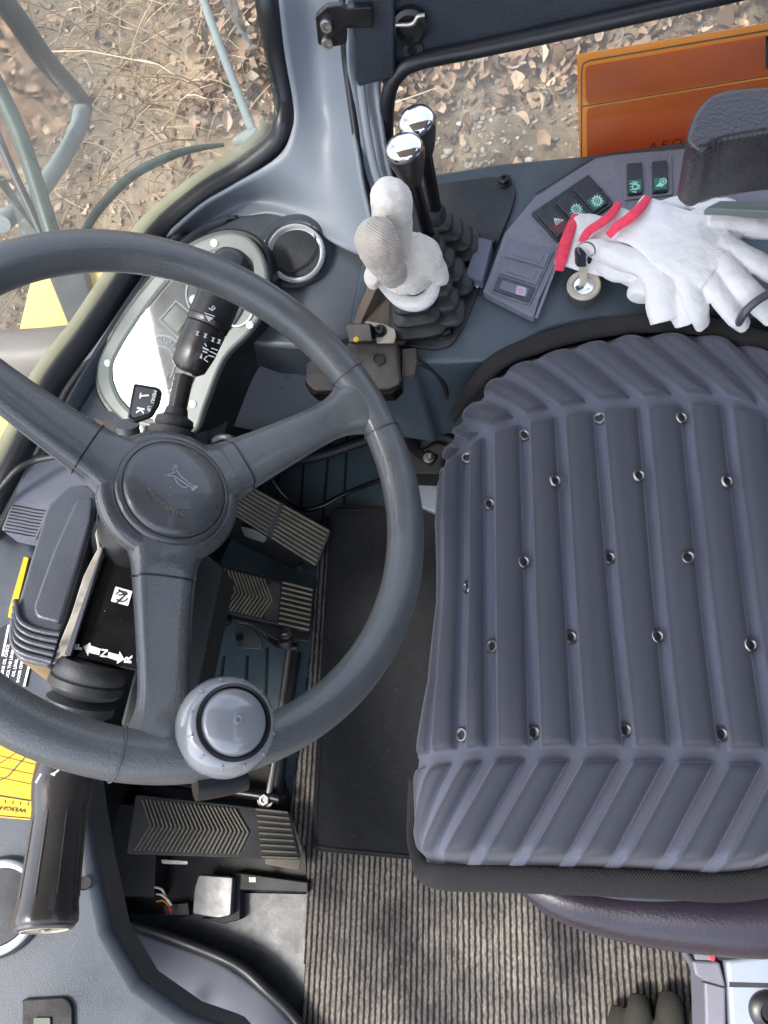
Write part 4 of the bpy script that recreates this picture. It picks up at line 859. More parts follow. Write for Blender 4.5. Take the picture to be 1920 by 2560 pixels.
# ================================================================ STEERING COLUMN
SCOL = thing('steering_column', WC-WN*.25, 'black steering column housing with shift markings under the wheel', 'steering column')
tube('shaft', [HC-WN*.02, HC-WN*.10, Vector((-.42, .22, .48)), Vector((-.62, .20, .10))], [.026, .034, .04, .045], 'black_plastic', SCOL, n=32)
CPn = Pl((-.341, .129, .629), (.32, -.13, 1))
mb = plate('black_cover', CPn, [(245, 1225), (300, 1190), (430, 1250), (480, 1330), (400, 1500), (374, 1560), (345, 1679), (158, 1640), (236, 1400), (252, 1368), (238, 1330)], .06, 'gloss_black', SCOL, r=6, bevel=.0015)
plate('right_side', CPn, [(375, 1550), (470, 1350), (560, 1420), (480, 1800), (400, 1830), (300, 1815), (330, 1700)], .10, 'well_black', SCOL, off=-.07, bevel=.003)
ed = plate('metal_edge', CPn, [(251, 1365), (260, 1372), (170, 1640), (150, 1652), (130, 1662), (146, 1612), (176, 1540), (208, 1440), (228, 1400), (243, 1372), (237, 1335), (243, 1318)], .018, 'silver_tape', SCOL, off=.006, bevel=.001)
plate('edge_lip', CPn, [(254, 1368), (258, 1374), (176, 1640), (160, 1637)], .004, 'cover_grey', SCOL, off=.010, bevel=.0006)
plate('white_decal', CPn, [(289, 1466), (331, 1478), (320, 1515), (277, 1503)], .0006, 'white_print', SCOL, off=.0012, r=2)
mb = MB(); seg_mb(mb, CPn, [(296, 1474), (313, 1487), (300, 1499), (291, 1507)], .0013, .0018); seg_mb(mb, CPn, [(318, 1485), (296, 1488)], .0011, .0018); ring_px(mb, CPn, 304, 1491, 15, 13, .0009, .0018, 200, 330); ring_px(mb, CPn, 304, 1491, 15, 13, .0009, .0018, 20, 150); mb.build('decal_symbol', 'label_black', SCOL, smooth=None)
mb = MB()
text_mb(mb, CPn, 'F', 197, 1618, .12, -1, .0075, .0012, bold=.0003, sx=1.3); text_mb(mb, CPn, 'N', 261, 1633, .22, -1, .0068, .0012, bold=.0002, sx=1.3); text_mb(mb, CPn, 'R', 321, 1649, .15, -1, .0075, .0012, bold=.0003, sx=1.3)
plate_mb(mb, CPn, [(208, 1617), (226, 1606), (227, 1614), (252, 1622), (248, 1638), (222, 1632), (220, 1640)], .0004, .0012)
plate_mb(mb, CPn, [(271, 1630), (297, 1637), (299, 1628), (311, 1648), (292, 1660), (293, 1652), (268, 1644)], .0004, .0012)
mb.build('shift_marks', 'white_print', SCOL, smooth=None)
for i in range(22):
    pass
plate('pink_tag', CPn, [(372, 1563), (382, 1552), (392, 1590), (368, 1588)], .002, 'pink', SCOL, off=-.01)
# big grey cover with ribs
GP = Pl((-.389, .144, .637), (.30, .12, 1))
GC = plate('grey_cover', GP, [(150, 1232), (172, 1214), (212, 1209), (240, 1225), (236, 1300), (200, 1420), (158, 1560), (126, 1668), (80, 1660), (45, 1650), (26, 1618), (24, 1580), (40, 1520), (75, 1400), (115, 1270)], .075, 'cover_grey', SCOL, r=14, bevel=.013, seg=5)
plate('inner_ridge', GP, [(190, 1245), (232, 1240), (228, 1300), (195, 1415), (150, 1560), (90, 1545), (80, 1520), (130, 1380)], .012, 'cover_grey', SCOL, off=.003, r=14, bevel=.006, seg=4)
for i in range(5):
    tube('cover_rib', [GP(x, y+i*17, .002) for x, y in ((38-i*2, 1500), (46-i*3, 1545), (70-i*2, 1567), (110, 1580), (150-i*5, 1586))], .0022, 'cover_grey', SCOL)
# FNR shift lever
FN = thing('shift_lever', P(215, 1720, .60), 'glossy dark brown gear shift lever grip pointing toward the lower left', 'lever')
ba = P(235, 1650, .615); be = P(185, 1810, .605); ax = (be-ba).normalized(); 
lathe('boot', ba, ax, [(.026, 0), (.028, .004), (.0285, .012), (.027, .0145), (.0285, .016), (.029, .022), (.0255, .026), (.021, .028), (.0265, .033), (.0265, .040), (.021, .043), (.0155, .050), (.011, .062)], 'black_rubber', FN, n=48, smooth=35)
mb = MB(); _, bu, bw = frame_basis(ax)
for k in range(6): a = 1.2+k*.18; mb.add(*tube_vf([ba+ax*.006+(bu*math.cos(a)+bw*math.sin(a))*.0284, ba+ax*.011+(bu*math.cos(a)+bw*math.sin(a))*.0287], .0011, 4))
mb.build('boot_groove', 'relief', FN)
g0 = P(168, 1880, .628); g1 = P(113, 2312, .650); gx = (g1-g0).normalized(); GL = (g1-g0).length
tube('stem', [be-ax*.02, g0], .008, 'black_plastic', FN, sm=0)
gp = lathe('grip', g0, gx, [(.010, -.006), (.017, 0), (.0205, .008), (.0215, .022), (.0205, .032), (.0188, .040), (.0182, .05), (.0185, GL*.6), (.0195, GL-.012), (.0205, GL-.006), (.0205, GL-.001), (.019, GL+.001)], 'grip_plastic', FN, n=56, smooth=50)
lathe('end_cap', g1, gx, [(.019, -.002), (.0185, .0025), (.0172, .0034), (.0150, .0034), (.0147, .0022), (.004, .0024), (.0038, .0034), (.0005, .0036)], 'wheel_smooth', gp, n=48, smooth=40)
lathe('end_ring', g1, gx, [(.0152, .0030), (.0152, .0038), (.0146, .0038), (.0146, .0030)], 'cream_metal', gp, n=48); lathe('cap_dot', g1, gx, [(.002, .003), (.0018, .0042)], 'cream_metal', gp, n=16)
mb = MB()
for k in range(9):
    a = k*2*math.pi/9+.35; _, uu, ww = frame_basis(gx); d = uu*math.cos(a)+ww*math.sin(a)
    mb.add(*tube_vf([g0+gx*.045+d*.0178, g0+gx*(GL*.6)+d*.0182, g0+gx*(GL-.016)+d*.0190], .0010, 8))
mb.build('grip_ridge', 'grip_plastic', gp)
for s_, x, y in (('1', 95, 1947), ('2', 139, 1929)):
    t_ = P(x, y, .66); 
    q = Pl(g0+gx*.016, (CAM-(g0+gx*.016)).normalized()); o = text(q, s_, x, y, 1, .45, .009, 'white_print', gp, off=.0213, name='gear_number', bold=.0003)
# combination stalk (upper)
CS = thing('combination_stalk', P(430, 1060, .62), 'black combination stalk with white lamp and wiper symbols above the hub', 'lever')
s0 = P(428, 1095, .590); s1 = P(460, 940, .602); s2 = P(474, 912, .604); s3 = P(590, 650, .622)
sx_ = (s1-s0).normalized()
lathe('boot', s0-sx_*.006, sx_, [(.023, -.006), (.0235, 0), (.0225, .004), (.019, .006), (.0215, .009), (.0205, .014), (.0155, .016), (.0175, .019), (.0165, .024), (.011, .027), (.0095, .034)], 'black_rubber', CS, n=40, smooth=35)
tube('neck', [s0, s1], .0085, 'stalk_black', CS, sm=0, n=24)
sd_ = (s3-s2).normalized(); SL = (s3-s2).length
bd = lathe('stalk_body', s2-sd_*.008, sd_, [(.0085, 0), (.0145, .006), (.0170, .022), (.0178, .045)], 'stalk_black', CS, n=40, sq=2.6, smooth=45)
lathe('twist_end', s2+sd_*.038, sd_, [(.0170, 0), (.0182, .0012), (.0186, .006), (.0178, .0062), (.0178, .0068), (.0188, .007), (.0182, SL*.62), (.015, SL*.68), (.012, SL*.7)], 'stalk_black', CS, n=40, sq=2.6, smooth=45)
lathe('stalk_tip', s2+sd_*SL*.92, sd_, [(.006, 0), (.0075, .003), (.006, .012)], 'black_plastic', CS, n=24)
cen = s2+sd_*.02; SPn = Pl(cen, (CAM-cen).normalized())
mb = MB(); SO = .0182
def icon(pts, w=.0006, off=SO): seg_mb(mb, SPn, pts, w, off, .0010)
for x, y in ((495, 832), (515, 838), (534, 848), (549, 853)):   # row of beam symbols
    icon([(x-5, y-5), (x+4, y-2)]); icon([(x-7, y+4), (x+2, y+7)]); icon([(x, y-2), (x-3, y+5)], .0014)
icon([(505, 868), (522, 876)], .0014); icon([(503, 876), (518, 882)], .0014); icon([(512, 858), (516, 866)], .001); icon([(524, 878), (542, 886)], .001); icon([(520, 888), (536, 893)], .001); icon([(528, 870), (545, 876)], .001)
plate_mb(mb, SPn, [(490, 893), (505, 883), (505, 897)], .001, SO); icon([(518, 890), (510, 898), (520, 905)], .0012)
plate_mb(mb, Pl(cen, SPn.n), [(512, 787), (534, 795), (522, 804)], .001, .0205); icon([(511, 782), (537, 791)], .0009, .0205); icon([(522, 770), (530, 776), (538, 770), (533, 764), (529, 772)], .0012, .0205)
mb.build('stalk_symbols', 'grey_print', CS, smooth=None)
# column top cover with thin metallic edge, tag label
CT = plate('top_cover', Pl(P(430, 1110, .585), (.35, -.1, 1)), [(362, 1060), (490, 1110), (520, 1180), (420, 1210), (345, 1180), (355, 1100)], .05, 'grip_plastic', SCOL, r=8, bevel=.002)
tube('metal_trim', [P(385, 1050, .600), P(430, 1072, .600), P(480, 1102, .600), P(494, 1118, .600)], .0009, 'steel', SCOL)
TG = thing('instruction_tag', P(350, 1000, .6), 'small black framed tag with white pictograms left of the stalk boot', 'tag')
TP = Pl(P(360, 1000, .60), (.45, -.2, 1))
plate('frame', TP, [(334, 957), (396, 968), (405, 978), (398, 1010), (380, 1040), (338, 1056), (318, 1046)], .006, 'black_plastic', TG, r=6, bevel=.0015)
plate('face', TP, [(340, 966), (393, 975), (386, 1012), (372, 1034), (335, 1044), (326, 1036)], .001, 'cover_grey', TG, off=.0012, r=4)
mb = MB(); text_mb(mb, TP, 'MENU', 384, 992, -.25, 1, .0045, .0018); seg_mb(mb, TP, [(348, 990), (372, 988)], .0014, .0018); seg_mb(mb, TP, [(352, 982), (350, 996)], .0012, .0018); text_mb(mb, TP, 'K', 350, 1026, -.2, 1, .009, .0018, bold=.0003); text_mb(mb, TP, 'UP', 372, 1022, -.2, 1, .0045, .0018)
mb.build('print', 'white_print', TG, smooth=None)
tube('post', [P(318, 1060, .585), P(330, 1130, .56), P(345, 1160, .54)], .011, 'cover_grey', TG)
o = plate('chrome_strip', Pl(P(265, 1065, .515), (.2, -.1, 1)), [(233, 1044), (262, 1056), (288, 1072), (300, 1084), (280, 1080), (250, 1064)], .002, 'chrome', DASH, r=2)
# ================================================================ FLOOR COVERINGS, FOOTWELL
def carpet_material():
    m = bpy.data.materials.new('loop_carpet'); m.use_nodes = True; N = m.node_tree.nodes; L = m.node_tree.links; b = N['Principled BSDF']; tc = N.new('ShaderNodeTexCoord').outputs['Object']
    def nz(s, d=5, r=.6, sc=None):
        q = N.new('ShaderNodeTexNoise'); q.inputs['Scale'].default_value = s; q.inputs['Detail'].default_value = d; q.inputs['Roughness'].default_value = r
        if sc: mp = N.new('ShaderNodeMapping'); mp.inputs['Scale'].default_value = sc; L.new(tc, mp.inputs[0]); L.new(mp.outputs[0], q.inputs[0])
        else: L.new(tc, q.inputs[0])
        return q.outputs[0]
    def ramp(src, st):
        cr = N.new('ShaderNodeValToRGB'); e = cr.color_ramp.elements; e[0].position = st[0][0]; e[0].color = (*st[0][1], 1); e[1].position = st[-1][0]; e[1].color = (*st[-1][1], 1)
        for p, c in st[1:-1]: cr.color_ramp.elements.new(p).color = (*c, 1)
        L.new(src, cr.inputs[0]); return cr.outputs[0]
    def mul(a, c, f=1):
        x = N.new('ShaderNodeMix'); x.data_type = 'RGBA'; x.blend_type = 'MULTIPLY'; x.inputs[0].default_value = f; L.new(a, x.inputs[6]); L.new(c, x.inputs[7]); return x.outputs[2]
    at = N.new('ShaderNodeAttribute'); at.attribute_name = 'pile'
    base = ramp(nz(7, 3, .5), [(.38, (.06, .058, .060)), (.46, (.12, .112, .108)), (.60, (.19, .176, .16))])
    loops = ramp(nz(420, 2, .5, (1, .45, 1)), [(.34, (.68, .68, .68)), (.62, (1.15, 1.15, 1.15))])
    grit = ramp(nz(60, 8, .75), [(.35, (.6, .6, .6)), (.65, (1.15, 1.12, 1.05))])
    wv = N.new('ShaderNodeTexWave'); wv.wave_type = 'BANDS'; wv.bands_direction = 'X'; wv.inputs['Scale'].default_value = 40; wv.inputs['Distortion'].default_value = 1.2; wv.inputs['Detail'].default_value = 2; wv.inputs['Detail Scale'].default_value = 3; L.new(tc, wv.inputs[0])
    gro = ramp(wv.outputs['Fac'], [(.15, (.16, .16, .17)), (.65, (1.12, 1.12, 1.12))])
    L.new(mul(mul(mul(base, loops), grit), gro), b.inputs['Base Color']); b.inputs['Roughness'].default_value = .95; b.inputs['Specular IOR Level'].default_value = .2
    bp = N.new('ShaderNodeBump'); bp.inputs['Distance'].default_value = .0015; bp.inputs['Strength'].default_value = .8; L.new(nz(420, 2, .5, (1, .45, 1)), bp.inputs['Height']); L.new(bp.outputs[0], b.inputs['Normal'])
    M['carpet'] = m
carpet_material()
def point_in(px, py, poly):
    r = False; j = len(poly)-1
    for i in range(len(poly)):
        a, b = poly[i], poly[j]
        if (a[1] > py) != (b[1] > py) and px < (b[0]-a[0])*(py-a[1])/(b[1]-a[1])+a[0]: r = not r
        j = i
    return r
def carpet():
    out = [P(x, y, .010) for x, y in [(808, 1283), (860, 1290), (1000, 1290), (1200, 1300), (1800, 1290), (2300, 1300), (2300, 3000), (752, 3000), (757, 2560), (772, 2128), (718, 2104), (757, 1800), (776, 1650), (793, 1450)]]
    poly = [(p.x, p.y) for p in out]; x0, x1 = min(p[0] for p in poly), .24; y0, y1 = min(p[1] for p in poly)+.02, max(p[1] for p in poly)
    y0 = max(y0, -.42); dx = .0008; dy = .03; per = .0071
    nx = int((x1-x0)/dx); ny = int((y1-y0)/dy); V = []; pile = []; idx = {}; Fc = []
    for j in range(ny+1):
        y = y0+j*dy
        for i in range(nx+1):
            x = x0+i*dx; ph = (x+.0012*noise.noise((x*9, y*9, 0)))/per; h = abs(math.sin(math.pi*ph)); V.append((x, y, .0085+.0004*h**.7)); pile.append(h)
    for j in range(ny):
        for i in range(nx):
            a = j*(nx+1)+i; cx = V[a][0]+dx/2; cy = V[a][1]+dy/2
            if point_in(cx, cy, poly): Fc.append((a, a+1, a+nx+2, a+nx+1))
    o = link('floor_carpet', V, Fc, 'carpet', smooth=180, origin=(x0, y0, 0)); at = o.data.attributes.new('pile', 'FLOAT', 'POINT')
    at.data.foreach_set('value', pile); s = o.modifiers.new('solid', 'SOLIDIFY'); s.thickness = .005; s.offset = 1
    tag(o, 'brown and grey mottled ribbed carpet covering the cab floor', 'carpet')
    e = tube('bound_edge', [P(x, y, .009) for x, y in [(812, 1285), (796, 1450), (779, 1650), (760, 1800), (722, 2100)]], .0035, 'carpet', o, n=8)
    e.data.attributes.new('pile', 'FLOAT', 'POINT').data.foreach_set('value', [1.0]*len(e.data.vertices))
carpet()
o = plate('rubber_mat', PZ(.0185), [(826, 1262), (1000, 1266), (1200, 1275), (1500, 1300), (1500, 2160), (1060, 2152), (775, 2128), (795, 1760), (812, 1480)], .006, 'mat_black', r=34, bevel=.002); tag(o, 'black felt mat with rounded corners in front of the seat', 'mat')
tube('sewn_edge', [P(x, y, .0188) for x, y in [(1100, 1276), (860, 1274), (842, 1282), (834, 1300), (824, 1480), (808, 1760), (789, 2085), (792, 2105), (808, 2118), (1060, 2143)]], .0018, 'mat_black', o, n=8, sm=4)
o = plate('painted_floor_strip', PZ(.03), [(1030, 1180), (1130, 1178), (1140, 1300), (1090, 1282), (1040, 1262)], .03, 'pillar_paint', bevel=.002); tag(o, 'small blue-grey painted floor edge between wheel rim and seat cover', 'floor trim')
plate('teal_gap', PZ(.02), [(1020, 1060), (1150, 1070), (1150, 1130), (1020, 1140)], .02, 'floor_rubber', bpy.data.objects['cab_floor'])
FW = thing('footwell', P(450, 2150, 0), 'black pedal well with wiring at the lower left of the floor', 'footwell')
plate('well_plate', PZ(.004), [(236, 1960), (470, 1880), (700, 1920), (760, 2100), (768, 2210), (600, 2230), (560, 2310), (420, 2285), (262, 2285), (240, 2150)], .004, 'well_black', FW)
plate('inner_box', PZ(.05), [(245, 2005), (392, 2015), (386, 2245), (262, 2240), (240, 2140)], .046, 'well_black', FW, bevel=.002)
plate('pedal_stop', PZ(.04), [(495, 2186), (583, 2192), (577, 2290), (545, 2297), (480, 2286), (484, 2225)], .012, 'plate_grey', FW, r=8, bevel=.002)
plate('black_block', PZ(.025), [(585, 2180), (770, 2205), (770, 2232), (600, 2225), (600, 2300), (560, 2310), (500, 2296), (560, 2290)], .02, 'well_black', FW, bevel=.002)
plate('chrome_latch', PZ(.045), [(402, 2148), (470, 2152), (468, 2162), (404, 2160)], .006, 'steel', FW, r=4, bevel=.001)
plate('brass_stud', PZ(.05), [(622, 2192), (640, 2192), (640, 2206), (622, 2206)], .006, 'cream_metal', FW, bevel=.001)
plate('connector', PZ(.02), [(405, 2262), (470, 2255), (475, 2290), (410, 2292)], .016, 'black_plastic', FW, bevel=.002)
W2 = thing('wiring', P(420, 2240, .04), 'tangle of white and orange wires ending in a plug by the pedals', 'wiring')
tube('white_wire', [P(x, y, z) for x, y, z in [(388, 2218, .05), (405, 2224, .055), (415, 2245, .05), (428, 2262, .04)]], .0016, 'wire_white', W2, n=8); tube('white_wire', [P(x, y, z) for x, y, z in [(392, 2235, .05), (405, 2238, .058), (424, 2254, .045)]], .0014, 'wire_white', W2, n=8)
tube('orange_wire', [P(x, y, z) for x, y, z in [(392, 2254, .045), (408, 2252, .048), (424, 2266, .035)]], .0012, 'wire_orange', W2, n=8); tube('red_wire', [P(x, y, z) for x, y, z in [(424, 2270, .035), (428, 2280, .03)]], .0018, 'buckle_red', W2, n=8)
# sill
SILL = thing('door_sill', P(500, 2450, .0), 'pale blue-grey curved door sill with black rubber lip at the lower left', 'sill')
loft('sill_panel', [P(x, y, z) for x, y, z in [(262, 2295, .05), (400, 2345, .05), (545, 2398, .05), (650, 2468, .045), (720, 2540, .04), (790, 2640, .03)]],
     [P(x, y, z) for x, y, z in [(250, 2300, .05), (300, 2480, .05), (430, 2600, .05), (560, 2680, .05), (680, 2740, .05), (780, 2780, .04)]], 'sill_paint', SILL, n=14, sag=(0, -.0, .03), th=.004, smooth=80)
sl = [(258, 2288, .056), (330, 2312, .056), (410, 2338, .056), (545, 2390, .054), (610, 2425, .05), (668, 2478, .048), (735, 2545, .04), (800, 2640, .036)]
tube('rubber_lip', [P(*q) for q in sl], .0072, 'seal_rubber', SILL, n=14)
tube('bright_bead', [P(x+4, y+6, z+.003) for x, y, z in sl[3:]], .0022, 'cab_yellow', SILL, n=8)
plate('floor_pan', PZ(.006), [(440, 2300), (585, 2232), (770, 2236), (762, 2560), (700, 2500), (640, 2440), (540, 2375), (380, 2318)], .004, 'floor_paint', SILL)
bolt(P(257, 2274, .06), (.3, -.2, 1), .004, 'steel', SILL); 
plate('sill_bracket', PZ(.14), [(380, 2535), (400, 2532), (416, 2565), (405, 2590), (385, 2560)], .006, 'bolt_steel', SILL, bevel=.001)
for x, y in ((212, 2208),): lathe('screw_recess', LD(x, y, .002), LD.n, [(.006, 0), (.006, .001), (.004, -.001)], 'black_plastic', DASH, n=20)
# ================================================================ PEDALS
def bar(mb, pl, a, b, w, h, off=0):
    A_, B_ = pl(*a, off), pl(*b, off); d = (B_-A_).normalized(); s = pl.n.cross(d)*w/2; n = pl.n*h
    mb.add([A_-s, A_+s, B_+s, B_-s, A_-s*.6+n, A_+s*.6+n, B_+s*.6+n, B_-s*.6+n], [(0, 1, 2, 3), (4, 5, 6, 7), (0, 1, 5, 4), (1, 2, 6, 5), (2, 3, 7, 6), (3, 0, 4, 7)])
def pedal_pad(name, label, q, pl, m, split, nch, nlong, parent_off=.012):
    t = thing(name, pl(*quad(None, q, .5, .5)), label, 'pedal', None)
    p = plate('pad', pl, q, parent_off, 'black_rubber', t, r=12, bevel=.002); mb = MB()
    for i in range(nch):
        u = .05+(split-.17)*i/(nch-1); bar(mb, pl, quad(None, q, u+.075, .50), quad(None, q, u, .07), .0028, .0030); bar(mb, pl, quad(None, q, u+.075, .50), quad(None, q, u, .93), .0028, .0030)
    for i in range(nlong):
        v = .04+.92*i/(nlong-1); bar(mb, pl, quad(None, q, split+.02, v), quad(None, q, .985, v), .0030, .0028)
    mb.build('tread', m, p); return t, p
qa = [(605, 1200), (830, 1325), (792, 1420), (575, 1283)]
AP = P3((600, 1235, .13), (812, 1370, .035), (640, 1300, .10))
t = thing('accelerator_pedal', AP(700, 1310), 'dusty accelerator pedal with long ribs right of the wheel hub', 'pedal')
p = plate('pad', AP, qa, .012, 'black_rubber', t, r=12, bevel=.002); mb = MB()
for i in range(9):
    v = .06+.88*i/8; bar(mb, AP, quad(None, qa, .04, v), quad(None, qa, .42, v), .0034, .0030); bar(mb, AP, quad(None, qa, .47, v), quad(None, qa, .97, v), .0040, .0032)
mb.build('tread', 'pedal_rubber', p)
AB = P3((600, 1290, .085), (790, 1420, .02), (650, 1340, .06))
plate('lever_base', AB, [(560, 1290), (640, 1290), (800, 1410), (785, 1425), (735, 1424), (640, 1380), (565, 1342)], .02, 'well_black', t, off=-.01, bevel=.002)
plate('bright_link', AB, [(600, 1315), (640, 1325), (668, 1345), (660, 1358), (612, 1342)], .006, 'bolt_steel', t, off=.004, r=6, bevel=.001)
lathe('pin', AB(754, 1412, -.008), AB.n, [(.005, 0), (.005, .012), (.004, .013)], 'plate_grey', t, n=16)
BPq = [(455, 1388), (787, 1472), (777, 1580), (440, 1505)]
BP2 = P3((470, 1450, .115), (780, 1520, .045), (600, 1540, .085))
t, p = pedal_pad('brake_pedal', 'worn brake pedal with herringbone tread seen past the lower spoke', BPq, BP2, 'pedal_rubber', .74, 22, 9)
plate('worn_patch', BP2, [quad(None, BPq, u, v) for u, v in ((.68, .06), (.745, .08), (.75, .92), (.66, .94), (.62, .5))], .0015, 'dusty_case', p, off=.0018, r=5)
plate('arm', BP2, [(540, 1530), (780, 1575), (770, 1605), (735, 1600), (715, 1612), (690, 1600), (620, 1560), (545, 1545)], .01, 'black_plastic', t, off=-.012, bevel=.002)
tube('link_arm', [P(600, 1552, .07), P(648, 1562, .06), P(672, 1590, .05), P(700, 1612, .05), P(745, 1615, .05)], .006, 'black_plastic', t, flat=.6)
plate('mounting_lug', PZ(.03), [(585, 1565), (620, 1560), (655, 1600), (655, 1622), (600, 1620), (588, 1605)], .006, 'bolt_steel', t, r=6, bevel=.001); lathe('lug_hole', P(600, 1594, .031), (0, 0, 1), [(.006, 0), (.006, .001)], 'label_black', t, n=20)
bolt(P(568, 1552, .09), (0, 0, 1), .006, 'black_plastic', t)
LR = thing('pedal_linkage', P(700, 1750, .05), 'thin steel push rod with ball joint linking the two pedals', 'linkage')
lathe('ball_joint', P(716, 1612, .055), (0, .5, 1), [(.008, 0), (.0105, .004), (.0105, .010), (.008, .014)], 'dusty_case', LR, n=28, smooth=35); bolt(P(716, 1585, .07), (0, .5, 1), .0075, 'bolt_steel', LR)
tube('rod', [P(722, 1620, .05), P(705, 1760, .05), P(690, 1880, .05), P(672, 1985, .05)], .0052, 'bolt_steel', LR, n=14); tube('dark_rail', [P(738, 1630, .02), P(712, 1800, .02), P(690, 1990, .02)], .010, 'well_black', LR, n=12)
tube('cross_bar', [P(330, 1945, .05), P(480, 1965, .05), P(660, 1990, .05), P(700, 1998, .05)], .007, 'black_plastic', LR); bolt(P(664, 2000, .05), (0, 0, 1), .009, 'bolt_steel', LR)
CQ = [(336, 1985), (724, 2024), (716, 2146), (316, 2130)]
CP3 = P3((330, 2050, .115), (715, 2080, .055), (500, 2140, .09))
t, p = pedal_pad('clutch_pedal', 'dark clutch pedal with herringbone tread below the wheel rim', [(338, 1985), (724, 2027), (752, 2150), (314, 2136)], CP3, 'pedal_clean', .76, 24, 9)
plate('pedal_wing', CP3, [(700, 2024), (724, 2028), (757, 2122), (748, 2176), (660, 2160)], .010, 'pedal_clean', t, off=-.003, r=10, bevel=.002)
# thin cable over the accelerator
o = tube('cable', [P(x, y, z) for x, y, z in [(668, 1180, .12), (700, 1225, .1), (735, 1262, .07), (768, 1274, .05), (810, 1262, .05), (860, 1235, .05), (950, 1200, .04), (1010, 1180, .04)]], .0042, 'gloss_black', n=12); tag(o, 'thin black cable drooping across the floor above the accelerator pedal', 'cable')
o = tube('cable', [P(x, y, z) for x, y, z in [(520, 1115, .4), (540, 1098, .44), (562, 1092, .45), (588, 1100, .44), (600, 1120, .40)]], .0034, 'cover_grey', n=12); tag(o, 'small grey cable loop behind the horn button', 'cable')
# ================================================================ SEAT
SEAT = thing('driver_seat', P(1600, 1500, .3), 'driver seat with shiny dark purple vinyl cushion under a ribbed cover', 'seat')
ZS = .51
up_j = [(1103, 1180), (1128, 1140), (1166, 1108), (1222, 1074), (1311, 1046), (1399, 1027), (1494, 1013), (1605, 1005), (1710, 999), (1812, 1002), (1925, 1040), (2040, 1080), (2160, 1120), (2280, 1160), (2400, 1200)]
lo_j = [(1062, 1915), (1103, 1897), (1152, 1890), (1230, 1883), (1338, 1883), (1449, 1883), (1574, 1883), (1688, 1884), (1812, 1890), (1930, 1895), (2060, 1900), (2190, 1905), (2320, 1910), (2450, 1915), (2580, 1920)]
UJ = np.array([tuple(P(x, y, ZS))[:2] for x, y in up_j[2:]]); LJ = np.array([tuple(P(x, y, ZS))[:2] for x, y in lo_j[2:]])
# extend grooves over the front roll with ~34 mm spacing of arc length
dU = UJ[1]-UJ[0]; 
for k in range(6): UJ = np.vstack([[UJ[0][0]-.030, UJ[0][1]-.012], UJ]); LJ = np.vstack([[LJ[0][0]-.030, LJ[0][1]-.003], LJ])
front = [tuple(P(x, y, .48))[:2] for x, y in [(1195, 960), (1135, 1060), (1104, 1150), (1090, 1300), (1092, 1500), (1076, 1700), (1044, 1850), (1033, 1950), (1034, 2080), (1052, 2165)]]
fy = np.array([p[1] for p in front])[::-1]; fx = np.array([p[0] for p in front])[::-1]
top_e = [tuple(P(x, y, .505))[:2] for x, y in [(1150, 1000), (1205, 950), (1245, 915), (1340, 882), (1430, 855), (1560, 832), (1700, 828), (1800, 842), (1925, 885), (2100, 950), (2400, 1080)]]
bot_e = [tuple(P(x, y, .505))[:2] for x, y in [(1050, 2168), (1200, 2165), (1400, 2172), (1600, 2180), (1800, 2190), (1880, 2182), (1925, 2165), (2100, 2120), (2400, 2060)]]
tex = np.array(top_e); bex = np.array(bot_e)
def sst(a, b, x): t = np.clip((x-a)/(b-a), 0, 1); return t*t*(3-2*t)
